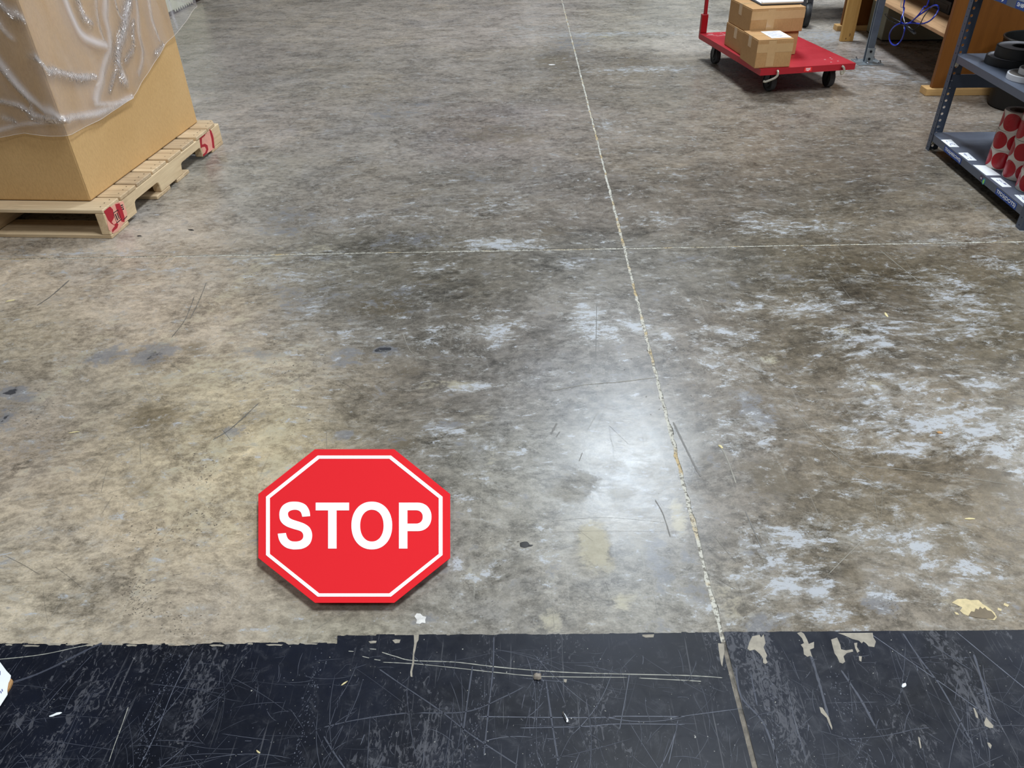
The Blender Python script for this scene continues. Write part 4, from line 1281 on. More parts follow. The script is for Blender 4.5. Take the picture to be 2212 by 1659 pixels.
for (wx, wy, sw) in ((0.135, 0.14, 0.12), (0.505, 0.14, -0.05), (0.07, cl_ - 0.15, 0.0), (cw_ - 0.07, cl_ - 0.15, 0.0)):
    Mx = Matrix.Translation((wx, wy, 0)) @ Matrix.Rotation(sw, 4, 'Z')
    cs_ = MB().box((-0.035, -0.04, 0.118), (0.035, 0.04, 0.1255), Mx).build('caster', M_DKST, cart)
    A = Mx @ Matrix.Translation((0, 0, WR)) @ Matrix.Rotation(math.pi / 2, 4, 'Y')
    mb = MB()
    mb.lathe([(0.012, -0.017), (0.030, -0.017), (0.034, -0.012), (0.044, -0.012), (0.047, -0.0165), (WR - 0.002, -0.0165), (WR - 0.002, 0.0165), (0.047, 0.0165), (0.044, 0.012), (0.034, 0.012), (0.030, 0.017), (0.012, 0.017)], 28, A)
    mb.cur = 1
    mb.lathe([(WR - 0.002, -0.0155), (WR, -0.013), (WR, 0.013), (WR - 0.002, 0.0155)], 28, A)
    mb.build('wheel', [M_RUB, M_TREAD], cs_, smooth=True)
    mb = MB()
    for sx in (-0.022, 0.0195):
        mb.prism([(-0.03, 0.12), (0.03, 0.12), (0.014, WR - 0.012), (-0.014, WR - 0.012)], lambda a, b: Mx @ Vector((sx, a, b)), lambda a, b: Mx @ Vector((sx + 0.0025, a, b)))
    mb.build('fork', M_DKST, cs_)
# latch hooks on the front edge
pth = smooth_path([(0.098, -0.004, 0.15), (0.10, -0.012, 0.142), (0.098, -0.014, 0.125), (0.085, -0.014, 0.112), (0.06, -0.013, 0.102), (0.035, -0.01, 0.094), (0.024, -0.004, 0.096)], 5)
MB().tube(pth, 0.0065, 8).build('latch_hook', M_IVORY, cart, smooth=True)
pth = smooth_path([(0.488, -0.004, 0.15), (0.495, -0.012, 0.145), (0.50, -0.016, 0.13), (0.497, -0.016, 0.115), (0.49, -0.014, 0.11), (0.484, -0.016, 0.117), (0.483, -0.014, 0.130)], 5)
MB().tube(pth, 0.0065, 8).build('latch_hook', M_IVORY, cart, smooth=True)
# push handle at the far end
for hx in (0.025, cw_ - 0.025):
    MB().prism([(cl_ + 0.0005, 0.128), (cl_ + 0.02, 0.128), (cl_ + 0.02, 0.275), (cl_ - 0.008, 0.275), (cl_ - 0.008, ZD + 0.0005), (cl_ + 0.0005, ZD + 0.0005)], lambda a, b: (hx - 0.022, a, b), lambda a, b: (hx + 0.022, a, b)).build('handle_bracket', M_CREDD, cart, bevel=0.003)
pth = [(0.028, cl_ + 0.004, 0.2), (0.028, cl_ + 0.012, 0.55)] + [tuple(p) for p in smooth_path([(0.028, cl_ + 0.02, 0.88), (0.05, cl_ + 0.022, 0.94), (0.1, cl_ + 0.024, 0.96), (cw_ - 0.1, cl_ + 0.024, 0.96), (cw_ - 0.05, cl_ + 0.022, 0.94), (cw_ - 0.028, cl_ + 0.02, 0.88)], 5)] + [(cw_ - 0.028, cl_ + 0.012, 0.55), (cw_ - 0.028, cl_ + 0.004, 0.2)]
MB().tube(pth, 0.0125, 10).build('handle', M_CREDD, cart, smooth=True)

# cartons on the cart
M_TAPE = mat('packing_tape', (196, 158, 112), 0.18, vary=0.08, spec=0.8)
M_PAPER = mat('white_paper', (236, 238, 240), 0.7, vary=0.02)
M_INKB = mat('blue_ink', (86, 90, 140), 0.7)


def small_carton(label, fl, fr, bl, z0, z1, tape_front=True):
    a = math.atan2(fr[1] - fl[1], fr[0] - fl[0])
    w = float(np.hypot(*(fr - fl)[:2]))
    ca, sa = math.cos(a), math.sin(a)
    d = float(abs(-sa * (bl[0] - fl[0]) + ca * (bl[1] - fl[1])))
    h = z1 - z0
    t = thing('carton', label, 'carton', (fl[0], fl[1], z0), a, 'brown cartons on the red cart')
    MB().box((0, 0, 0), (w, d, h - 0.003)).build('body', M_KRAFT2, t, bevel=0.004)
    MB().box((0.001, 0.001, h - 0.003), (w - 0.001, d / 2 - 0.001, h)).build('flap', M_KRAFT2, t, bevel=0.001, seg=1)
    MB().box((0.001, d / 2 + 0.001, h - 0.003), (w - 0.001, d - 0.001, h)).build('flap', M_KRAFT2, t, bevel=0.001, seg=1)
    mb = MB()
    mb.box((-0.0006, d / 2 - 0.024, h), (w + 0.0006, d / 2 + 0.024, h + 0.0006))
    for x in (-0.0006, w):
        mb.box((x, d / 2 - 0.024, h - 0.06), (x + 0.0006, d / 2 + 0.024, h))
    if tape_front:
        mb.box((0.0, -0.0006, h * 0.55), (w, 0.0, h * 0.55 + 0.045))
        mb.box((w * 0.3, -0.0009, h * .05), (w * 0.3 + 0.045, -0.0003, h - 0.004))
    mb.build('tape', M_TAPE, t)
    return t, w, d, h


ZB = ZD + 0.001
t, w, d, h = small_carton('small brown carton with a white shipping label at the front of the red cart', g(*c3(825, 820), ZB), g(*c3(1245, 800), ZB), g(*c3(628, 695), ZB), ZB, 0.311)
lab = MB().box((w * 0.42, 0.03, h + 0.0008), (w * 0.98, d * 0.82, h + 0.0014)).build('shipping_label', M_PAPER, t)
mb = MB()
for i in range(7):
    y = 0.06 + i * 0.02
    mb.box((w * 0.48, y, h + 0.0014), (w * random.uniform(.6, .9), y + 0.006, h + 0.0017))
mb.build('print_lines', M_INKB, lab)['kind'] = 'stuff'
A6 = math.radians(6.5)
lfl = np.array([1.312, 4.838, 0])
t, w, d, h = small_carton('lower brown carton of the stack at the back of the red cart', lfl, lfl + 0.32 * np.array([math.cos(A6), math.sin(A6), 0]), lfl + 0.345 * np.array([-math.sin(A6), math.cos(A6), 0]), ZB, 0.291, False)
A7 = math.radians(7)
ufl = np.array([1.323, 4.822, 0])
ufr = ufl + 0.32 * np.array([math.cos(A7), math.sin(A7), 0])
ubl = ufl + 0.36 * np.array([-math.sin(A7), math.cos(A7), 0])
t, w, d, h = small_carton('upper brown carton of the cart stack holding up a white clipboard', ufl, ufr, ubl, 0.2925, 0.423)
# clipboard lying on the upper carton
ZK = 0.4245
kfl, kfr = g(*c3(905, 66), ZK), g(*c3(1415, 48), ZK)
ka = math.atan2(kfr[1] - kfl[1], kfr[0] - kfl[0])
kw = float(np.hypot(*(kfr - kfl)[:2]))
clip = thing('clipboard', 'white papers on a dark clipboard lying on the upper carton', 'clipboard', (kfl[0], kfl[1], ZK), ka)
MB().prism([(0, 0), (kw, 0), (kw - 0.01, 0.32), (-0.012, 0.32)], lambda a, b: (a, b, 0.004), lambda a, b: (a, b, 0.0)).build('board', mat('black_board', (30, 28, 32), 0.5), clip, bevel=0.001)
pp = MB().box((0.006, 0.004, 0.0042), (kw - 0.006, 0.31, 0.010)).build('paper_stack', M_PAPER, clip, bevel=0.001)
MB().tube(smooth_path([(0.004, 0.004, 0.015), (kw * .5, 0.003, 0.015), (kw - 0.004, 0.004, 0.015)], 4), 0.007, 12).build('rolled_edge', M_PAPER, clip, smooth=True)
MB().box((0.012, 0.03, 0.0101), (kw - 0.012, 0.036, 0.0106)).build('print_line', M_INKB, pp)

# ------------------------------------------------------------------ second cart, only a wheel shows past the cartons
q = g(1737, 60)
hc = thing('hand_cart', 'far cart showing one black wheel and grey fork behind the brown cartons', 'cart', (q[0] + 0.01, q[1] + 0.03, 0), 0.3)
MB().box((-0.25, 0.0, 0.235), (0.03, 0.5, 0.27)).build('deck', mat('dark_red', (84, 14, 30), 0.5), hc, bevel=0.004)
for (wx, wy) in ((0, 0.0), (-0.2, 0.03), (0, 0.42), (-0.2, 0.42)):
    A = Matrix.Translation((wx, wy, 0.085)) @ Matrix.Rotation(math.pi / 2, 4, 'Y') @ Matrix.Rotation(0.45, 4, 'X')
    wheel = MB().lathe([(0.012, -0.02), (0.05, -0.02), (0.056, -0.012), (0.066, -0.012), (0.07, -0.018), (0.08, -0.02), (0.085, -0.012), (0.085, 0.012), (0.08, 0.02), (0.07, 0.018), (0.066, 0.012), (0.056, 0.012), (0.05, 0.02), (0.012, 0.02)], 32, A).build('wheel', M_RUB, hc, smooth=True)
    mb = MB()
    for s in (-0.03, 0.026):
        mb.prism([(-0.02, 0.07), (0.02, 0.07), (0.06, 0.19), (0.055, 0.234), (-0.01, 0.234)], lambda a, b: (wx + s, wy + a, b), lambda a, b: (wx + s + 0.004, wy + a, b))
    mb.build('fork', mat('grey_fork', (112, 112, 118), 0.45, 0.3), wheel)

# ------------------------------------------------------------------ workbench on the right
M_ORW = mat_wood('amber_veneer', (122, 74, 26), (98, 57, 18), 0.5, axis='z', rough=0.5)
M_PINE = mat_wood('raw_pine', (206, 166, 110), (178, 136, 84), axis='x')
M_PLY = mat_wood('plywood', (206, 166, 124), (150, 108, 72), 0.6, axis='y')
BANG = math.radians(-2.5)
wb = thing('workbench', 'amber wooden workbench with raw pine feet and a plywood lower shelf', 'workbench', (2.322, 4.545, 0), BANG)
for yy in (0.0, 1.74):
    MB().box((0.012, yy + 0.002, 0.0385), (0.78, yy + 0.036, 0.735)).build('end_panel', M_ORW, wb, bevel=0.002, seg=1)
    MB().box((-0.022, yy - 0.018, 0.0), (0.80, yy + 0.07, 0.038)).build('foot', M_PINE, wb, bevel=0.002, seg=1)
MB().box((0.03, 0.037, 0.292), (0.755, 1.74, 0.311)).build('lower_shelf', M_PLY, wb, bevel=0.001, seg=1)
MB().box((0.76, 0.037, 0.1), (0.78, 1.74, 0.735)).build('back_panel', M_ORW, wb)
MB().box((0.02, -0.06, 0.736), (0.85, 1.95, 0.77)).build('bench_top', M_ORW, wb, bevel=0.003)
wb2 = thing('workbench', 'unseen second workbench beyond the first, there for its shadow on the floor', 'workbench', (2.0, 6.62, 0), BANG)  # unseen bench, put here for the shadow its top casts
MB().box((0, 0, 0.736), (1.3, 0.62, 0.77)).build('bench_top', M_ORW, wb2, bevel=0.003)
for xx in (0.75, 1.2):
    MB().box((xx, 0.04, 0.0), (xx + 0.036, 0.58, 0.735)).build('end_panel', M_ORW, wb2)

sp_ = g(1872, 135.5)
post = thing('steel_post', 'galvanised steel strut post bolted to the floor through a square plate', 'post', (sp_[0], sp_[1], 0), math.radians(-2.5))
M_GALV = mat('galvanised_steel', (126, 136, 148), 0.42, 0.75, vary=0.14, scale=14)
M_GALV2 = mat('zinc_plate', (176, 184, 188), 0.38, 0.75, vary=0.14, scale=20)
chan = [(-0.0205, -0.0205), (0.0205, -0.0205), (0.0205, 0.0205), (-0.0205, 0.0205), (-0.0205, 0.010), (-0.012, 0.010), (-0.012, 0.0125), (-0.018, 0.0125), (-0.018, 0.018), (0.018, 0.018), (0.018, -0.018), (-0.018, -0.018), (-0.018, -0.0125), (-0.012, -0.0125), (-0.012, -0.010), (-0.0205, -0.010)]
MB().prism(chan, lambda a, b: (a, b, 0.734), lambda a, b: (a, b, 0.0065)).build('channel', M_GALV, post)
pl = MB().box((-0.075, -0.075, 0.0), (0.085, 0.085, 0.006)).build('base_plate', M_GALV2, post, bevel=0.001, seg=1)
for bx_, by_ in ((-0.055, 0.05), (-0.01, -0.055), (0.065, -0.05), (0.06, 0.06)):
    MB().lathe([(0.0, 0.006), (0.011, 0.006), (0.011, 0.015), (0.006, 0.017), (0.005, 0.026), (0.0, 0.026)], 6, Matrix.Translation((bx_, by_, 0)), close=False).build('bolt', M_ZINC, pl)
br = MB().box((-0.022, -0.0275, 0.0065), (0.0225, -0.021, 0.095)).box((0.021, -0.0275, 0.0065), (0.0275, 0.022, 0.095)).build('bracket', M_GALV2, post, bevel=0.001, seg=1)
for bz in (0.03, 0.075):
    MB().lathe([(0.0, 0.0), (0.008, 0.0), (0.008, 0.006), (0.0, 0.006)], 6, Matrix.Translation((0.0, -0.0275, bz)) @ Matrix.Rotation(math.pi / 2, 4, 'X'), close=False).build('bolt', M_DKST, br)

tp = g(1815, 90)
timber = thing('timber_post', 'raw pine timber post standing beside the steel post by the workbench', 'post', (tp[0], tp[1], 0), math.radians(-3))
M_PINEZ = mat_wood('raw_pine_upright', (198, 156, 92), (164, 120, 62), axis='z')
MB().box((0, 0, 0.0), (0.089, 0.038, 0.734)).build('stud', M_PINEZ, timber, bevel=0.003)
M_KNOT = mat('wood_knot', (110, 74, 36), 0.7)
kx, kz, rx, rz = 0.045, 0.355, 0.024, 0.05
outer = [(kx + rx * math.cos(a), kz + rz * math.sin(a)) for a in np.linspace(0, 2 * math.pi, 25)[:-1]]
inner = [(kx + rx * .82 * math.cos(a), kz + rz * .86 * math.sin(a)) for a in np.linspace(0, 2 * math.pi, 25)[:-1]]
MB().add([(a, -0.0006, b) for a, b in outer + inner], [(i, (i + 1) % 24, 24 + (i + 1) % 24, 24 + i) for i in range(24)]).build('knot', M_KNOT, timber)
for kx, kz, rz in ((0.058, 0.045, 0.012), (0.035, 0.02, 0.006)):
    MB().add([(kx + 0.004 * math.cos(a), -0.0006, kz + rz * math.sin(a)) for a in np.linspace(0, 5.5, 9)], [tuple(range(9))]).build('knot', M_KNOT, timber)

cab = thing('steel_cabinet', 'grey green steel cabinet on the floor beneath the plywood shelf', 'cabinet', (2.57, 5.90, 0), BANG)
M_CAB = mat('grey_green_enamel', (134, 132, 112), 0.5, vary=0.06)
MB().box((0, 0, 0.008), (0.48, 0.33, 0.285)).build('body', M_CAB, cab, bevel=0.004)
MB().box((0.01, 0.01, 0.0), (0.47, 0.32, 0.008)).build('plinth', M_DKST, cab)
dv = thing('computer_box', 'black electronics box on the plywood shelf behind the hanging cables', 'electronics', (2.60, 5.12, 0.3115), BANG)
MB().box((0, 0, 0), (0.2, 0.34, 0.07)).build('case', M_RUB, dv, bevel=0.004)
MB().box((-0.002, 0.03, 0.02), (0, 0.3, 0.05)).build('front_grille', M_DKST, dv)

# cables tied up in front of the bench
XCAB = 2.315
c6 = lambda q: [at_x(1860 + a / 11.06, b / 11.06, XCAB + 0.012 * math.sin(i * 1.7)) for i, (a, b) in enumerate(q)]
M_BLUE = mat('blue_cable_jacket', (24, 48, 168), 0.35, vary=0.05)
M_BLK = mat('black_cable_jacket', (20, 20, 22), 0.4, vary=0.05)
mb = MB()


def topped(q, first=True):
    P = c6(q)
    e = P[0] if first else P[-1]
    t_ = np.array([XCAB, e[1] + 0.02, 0.734])
    return [t_] + P if first else P + [t_]


mb.tube(smooth_path(topped([(1040, 0), (1030, 200), (1000, 350), (965, 440), (955, 520), (1000, 562), (1060, 575)]), 8), 0.0042, 8)
mb.tube(smooth_path(c6([(1060, 575), (980, 560), (900, 572), (770, 655), (685, 800), (682, 950), (740, 1055), (830, 1080), (930, 1000), (1000, 880), (1040, 720), (1052, 600)]), 8), 0.0042, 8)
mb.tube(smooth_path(c6([(1052, 600), (1100, 570), (1200, 520), (1350, 390), (1500, 285), (1620, 200), (1740, 132), (1825, 138), (1852, 210), (1805, 320), (1700, 450), (1580, 530), (1430, 570), (1250, 550), (1085, 565)]), 8), 0.0042, 8)
mb.tube(smooth_path(topped([(1085, 580), (1190, 540), (1260, 470), (1400, 320), (1500, 170), (1620, 0)], False), 8), 0.0036, 8)
bundle = thing('cable_bundle', 'bundle of blue, black and pale cables tied up in front of the workbench shelf', 'cable', at_x(1955, 52, XCAB))
BI = Matrix.Translation(-bundle.location)
bc = mb.build('blue_cable', M_BLUE, bundle, smooth=True)
bc['label'] = 'bright blue cable'
bc.matrix_parent_inverse = BI
MB().tube(smooth_path(c6([(1030, 685), (1022, 620), (1050, 565), (1095, 548), (1115, 575), (1085, 610)]), 6), 0.003, 6).build('cable_tie', mat('clear_tie', (214, 216, 214), 0.3), bc, smooth=True)
mb = MB()
mb.tube(smooth_path(c6([(1052, 590), (1000, 560), (870, 490), (680, 390), (600, 325), (575, 350), (650, 450), (750, 520), (850, 562), (1000, 592), (1055, 605)]), 8), 0.0028, 7)
mb.tube(smooth_path(c6([(1060, 610), (1150, 700), (1230, 770), (1290, 810), (1302, 785), (1240, 730), (1150, 660), (1070, 600)]), 8), 0.005, 7)
mb.tube(smooth_path(topped([(1240, 735), (1350, 650), (1420, 560), (1500, 400), (1620, 230), (1760, 0)], False), 8), 0.0028, 7)
kb = mb.build('black_cable', M_BLK, bundle, smooth=True)
kb['label'] = 'thin black cable'
kb.matrix_parent_inverse = BI
wc = MB().tube(smooth_path(topped([(970, 0), (1000, 200), (1010, 400), (1035, 505), (1050, 575)]), 8), 0.0024, 7).build('grey_cable', mat('pale_cable_jacket', (186, 186, 190), 0.35), bundle, smooth=True)
wc['label'] = 'thin pale grey cable'
wc.matrix_parent_inverse = BI

# ------------------------------------------------------------------ black waste bin
bin_ = thing('waste_bin', 'round black waste bin on the floor behind the steel shelving', 'bin', (2.715, 4.300, 0))
M_BIN = mat('black_plastic', (8, 8, 9), 0.5, vary=0.05)
MB().lathe([(0.0, 0.0), (0.15, 0.0), (0.157, 0.008), (0.183, 0.345), (0.179, 0.345), (0.152, 0.012), (0.0, 0.012)], 48, close=False).build('body', M_BIN, bin_, smooth=True)
MB().lathe([(0.180, 0.342), (0.1865, 0.342), (0.188, 0.346), (0.1865, 0.350), (0.180, 0.350)], 48).build('rim', mat('bin_rim', (44, 46, 46), 0.3), bin_, smooth=True)

# ------------------------------------------------------------------ steel shelving unit
SANG = math.radians(-2.4)
SR = np.array([1.93, 3.655, 0.0])
shelv = thing('shelving_unit', 'blue grey perforated steel shelving unit with labelled shelf edges', 'shelving', SR, SANG)
M_SHELF = mat('blue_grey_enamel', (92, 98, 112), 0.42, 0.25, vary=0.10, scale=4)
M_SHELFD = mat('blue_grey_post', (74, 82, 98), 0.45, 0.25, vary=0.12, scale=6)


def perforated(mb, org, ax, n, cell, width, hr, thick, nrm):
    """strip of square cells, each with an 8-sided hole"""
    org, ax, nrm = Vector(org), Vector(ax), Vector(nrm)
    for i in range(n):
        zc = cell * (i + 0.5)
        o8 = [(width, 0), (width, cell / 2), (width / 2, cell / 2), (0, cell / 2), (0, 0), (0, -cell / 2), (width / 2, -cell / 2), (width, -cell / 2)]
        h8 = [(width / 2 + hr * math.cos(k * math.pi / 4), hr * math.sin(k * math.pi / 4)) for k in range(8)]
        for off, flip in ((0, 0), (thick, 1)):
            vs_ = [org + ax * a + Vector((0, 0, zc + b)) + nrm * off for a, b in o8 + h8]
            mb.add(vs_, [(k, (k + 1) % 8, 8 + (k + 1) % 8, 8 + k) for k in range(8)])
        vs_ = [org + ax * a + Vector((0, 0, zc + b)) + nrm * off for off in (0, thick) for a, b in h8]
        mb.add(vs_, [(k, (k + 1) % 8, 8 + (k + 1) % 8, 8 + k) for k in range(8)])


SLEN, SDEP, NPOST = 0.93, 0.46, 44
for (px_, sx) in ((0.0, 1), (SDEP, -1)):
    for (py_, sy) in ((0.0, -1), (-SLEN, 1)):
        mb = MB()
        perforated(mb, (px_, py_, 0), (0, sy, 0), NPOST, 0.03, 0.036, 0.0032, 0.002, (sx, 0, 0))
        perforated(mb, (px_, py_, 0), (sx, 0, 0), NPOST, 0.03, 0.056, 0.0062, 0.002, (0, sy, 0))
        mb.build('post', M_SHELFD, shelv)
shelves = []
for zt, lip in ((0.079, 0.031), (0.430, 0.029), (0.709, 0.031)):
    mb = MB()
    x0, x1, y0, y1 = 0.0025, SDEP - 0.0025, -SLEN + 0.0025, -0.0025
    mb.box((x0, y0, zt - 0.0015), (x1, y1, zt))
    for a, b in (((x0, y0), (x0 + 0.002, y1)), ((x1 - 0.002, y0), (x1, y1)), ((x0 + .002, y0), (x1 - .002, y0 + 0.002)), ((x0 + .002, y1 - 0.002), (x1 - .002, y1))):
        mb.box((a[0], a[1], zt - lip), (b[0], b[1], zt - 0.0015))
    shelves.append(mb.build('shelf', M_SHELF, shelv))
for zz in (0.41, 0.06):
    MB().box((0.004, -0.036, zz - 0.028), (0.02, -0.006, zz - 0.004)).build('shelf_clip', M_IVORY, shelv, bevel=0.002)
for (xx, zz) in ((0.025, 0.315), (0.03, 0.105), (0.03, 0.69)):
    MB().lathe([(0.0, 0.0), (0.006, 0.0), (0.006, 0.004), (0.0, 0.005)], 8, Matrix.Translation((xx, -0.002, zz)) @ Matrix.Rotation(math.pi / 2, 4, 'X'), close=False).build('bolt', M_ZINC, shelv)
zb0, zb1 = float(at_y(2080, 189, 3.65)[2]), float(at_y(2095, 160, 3.65)[2])
MB().box((0.02, -0.0065, zb0), (SDEP - 0.01, -0.0035, zb1)).build('side_brace', M_SHELFD, shelv)


def to_shelf(p):
    dx, dy = p[0] - SR[0], p[1] - SR[1]
    c_, s_ = math.cos(-SANG), math.sin(-SANG)
    return c_ * dx - s_ * dy, s_ * dx + c_ * dy


M_LBLUE = mat('label_blue', (20, 62, 138), 0.5, vary=0.03)


def edge_label(par, text, ya, yb, z0, z1, tw=0.92):
    """blue tape label on the front lip; text reads left to right towards the camera"""
    lb = MB().box((0.0018, yb, z0), (0.0025, ya, z1)).build('edge_label', M_LBLUE, par)
    vs_, fs = text_mesh(text, (ya - yb) * tw, (z1 - z0) * 0.72)
    MB().add([(0.0016, (ya + yb) / 2 - p[0], (z0 + z1) / 2 + p[1]) for p in vs_], fs).build('lettering', M_SWHITE, lb)


b, t2, t3 = shelves
edge_label(b, 'TFA3(ARROWS)', -0.172, -0.350, 0.0485, 0.0735)
edge_label(b, 'TFD3(DOTS)', -0.682, -0.850, 0.0485, 0.0735)
edge_label(t3, 'S)', -0.21, -0.30, 0.681, 0.706, 0.5)
edge_label(t3, 'SH84(', -0.375, -0.47, 0.681, 0.706, 0.8)
for (yy, zz, rr, cols) in ((-0.548, 0.062, 0.0115, ((60, 34, 70), (222, 214, 226))), (-0.573, 0.057, 0.0125, ((20, 120, 150), (150, 214, 90)))):
    sm_ = MB().prism([(rr * math.cos(a), rr * math.sin(a)) for a in np.linspace(0, 2 * math.pi, 25)[:-1]], lambda p, q: (0.0017, yy + p, zz + q), lambda p, q: (0.0025, yy + p, zz + q)).build('round_sticker', mat('sticker_%d' % cols[0][0], cols[0], 0.4, vary=0.02), b)
    if cols[1][0] > 200:
        mb = MB()
        for i in range(3):
            mb.box((0.0015, yy - 0.006 + i * 0.0042, zz - 0.0035), (0.0017, yy - 0.0032 + i * 0.0042, zz + 0.0035))
    else:
        mb = MB().prism([(0.45 * rr + 0.5 * rr * math.cos(a) * (1 - .35 * math.cos(a)), 0.75 * rr * math.sin(a)) for a in np.linspace(0, 2 * math.pi, 17)[:-1]], lambda p, q: (0.0015, yy - p + .003, zz + q), lambda p, q: (0.0017, yy - p + .003, zz + q))
    mb.build('sticker_mark', mat('mark_%d' % cols[1][0], cols[1], 0.4, vary=0.02), sm_)
TAGS = [[(235, 565), (355, 560), (455, 652), (340, 650)], [(440, 720), (555, 718), (665, 812), (560, 812)], [(615, 865), (780, 872), (950, 990), (775, 990)], [(825, 1018), (945, 1020), (1080, 1130), (970, 1128)], [(1110, 1222), (1228, 1225), (1330, 1318), (1220, 1320)]]
for k_, q in enumerate(TAGS):
    P = [to_shelf(g(1990 + x / 5.53, 200 + y / 5.53, 0.079)) for x, y in q]
    P = [(max(p[0], 0.004), p[1]) for p in P]
    tg = MB().prism(P, lambda a, b_: (a, b_, 0.0796), lambda a, b_: (a, b_, 0.0791)).build('paper_tag', M_PAPER, b)
    mb = MB()
    cx, cy = np.mean(P, 0)
    if k_ != 2:
        for i in range(5):
            xx, yy = cx + random.uniform(-.012, .012), cy + random.uniform(-.035, .03)
            mb.box((xx, yy, 0.0796), (xx + 0.003, yy + random.uniform(.008, .02), 0.0799))
        mb.build('handwriting', M_INKB, b)['kind'] = 'stuff'

# rolls of red dots standing on the bottom shelf
M_LINER = mat('roll_liner', (214, 204, 194), 0.3, vary=0.05, spec=0.5)
M_DOT = mat('dot_red', (170, 18, 34), 0.28, vary=0.06, spec=0.5)
M_CORE = mat('kraft_core', (120, 92, 72), 0.7)
RR, RH = 0.057, 0.0775


def dot_roll(label, x, y, z, phase):
    o = thing('sticker_roll', label, 'sticker roll', (x, y, z), phase, 'rolls of red dots on the bottom shelf')
    mb = MB()
    mb.lathe([(RR - 0.001, 0.0), (RR, 0.002), (RR, RH - 0.002), (RR - 0.001, RH), (0.04, RH - 0.0005), (0.04, 0.0005)], 40)
    mb.build('liner', M_LINER, o, smooth=True)
    MB().lathe([(0.0398, 0.0005), (0.0398, RH - 0.001), (0.024, RH - 0.002), (0.024, 0.002)], 32).build('core', M_CORE, o, smooth=True)
    for k in range(5):
        dr, nseg = 0.0352, 24
        mid_ = k * 2 * math.pi / 5
        vs_ = []
        for rr_ in (0.35, 0.7, 1.0):
            for s in range(nseg):
                a = 2 * math.pi * s / nseg
                th = mid_ + dr * rr_ * math.cos(a) / RR
                vs_.append(((RR + 0.0006) * math.cos(th), (RR + 0.0006) * math.sin(th), RH / 2 + dr * rr_ * math.sin(a)))
        vs_.append(((RR + 0.0006) * math.cos(mid_), (RR + 0.0006) * math.sin(mid_), RH / 2))
        fs = [(3 * nseg, s, (s + 1) % nseg) for s in range(nseg)]
        for i in range(2):
            fs += [(i * nseg + s, i * nseg + (s + 1) % nseg, (i + 1) * nseg + (s + 1) % nseg, (i + 1) * nseg + s) for s in range(nseg)]
        MB().add(vs_, fs).build('red_dot', M_DOT, o, smooth=True)


LV = ['bottom', 'second', 'third', 'fourth']
for ci, (x, y, n, nm) in enumerate(((2.026, 3.193, 3, 'furthest'), (2.03, 3.068, 4, 'middle'), (2.016, 2.935, 3, 'nearest'))):
    for lv in range(n):
        ph = -2.6 + (0.35, 1.0, 0.15, 0.7)[lv] + ci * 0.5
        dot_roll('red dot sticker roll, %s from below in the %s stack on the bottom shelf' % (LV[lv] if lv else 'lowest', nm), x + random.uniform(-.002, .002), y + random.uniform(-.002, .002), 0.0797 + lv * (RH + 0.0004), ph)

# rolls of tape on the middle shelf
M_TBLK = mat('black_tape', (26, 26, 28), 0.5, vary=0.1, scale=30)
M_TGRY = mat('tape_face_grey', (168, 166, 172), 0.5, vary=0.05)
M_TWHT = mat('white_tape', (214, 214, 218), 0.45, vary=0.05)
M_TWG = mat('tape_side_grey', (120, 112, 106), 0.6, vary=0.08)


def tape_roll(label, x, y, z, ro, ri, hh, m_side, m_face, m_core, grp):
    o = thing('tape_roll', label, 'tape roll', (x, y, z), 0, grp)
    mb = MB()
    mb.lathe([(ro, 0.001), (ro, hh - 0.001), (ro - 0.001, hh), (ro * 0.93, hh), (ro * 0.93, 0), (ro - 0.001, 0)], 48)
    mb.build('tape', m_side, o, smooth=True)
    MB().lathe([(ro * 0.929, hh - 0.0003), (ro * 0.929, 0.0003), (ri, 0.0003), (ri, hh - 0.0003)], 48).build('wound_face', m_face, o, smooth=True)
    MB().lathe([(ri - 0.0003, 0.0006), (ri - 0.0003, hh - 0.0006), (ri - 0.004, hh - 0.0006), (ri - 0.004, 0.0006)], 40).build('core', m_core, o, smooth=True)


ZT = 0.4304
tape_roll('wide black tape roll, lower of the two black rolls on the middle shelf', 2.085, 3.455, ZT, 0.107, 0.045, 0.030, M_TBLK, M_TGRY, M_CORE, 'black tape rolls on the middle shelf')
tape_roll('black tape roll with pale grey face lying on top of another black roll', 2.10, 3.445, ZT + 0.0304, 0.097, 0.042, 0.042, M_TBLK, M_TGRY, M_RUB, 'black tape rolls on the middle shelf')
tape_roll('widest white tape roll at the base of the pale stack on the middle shelf', 2.022, 3.205, ZT, 0.082, 0.038, 0.022, M_TWHT, M_TWG, M_CORE, 'pale tape rolls on the middle shelf')
tape_roll('white tape roll resting directly on the widest white roll', 2.035, 3.195, ZT + 0.0224, 0.062, 0.03, 0.022, M_TWHT, M_TWG, M_CORE, 'pale tape rolls on the middle shelf')
tape_roll('thick pale grey tape roll third up in the pale stack', 2.04, 3.19, ZT + 0.0448, 0.055, 0.028, 0.036, M_TGRY, M_TWG, M_CORE, 'pale tape rolls on the middle shelf')

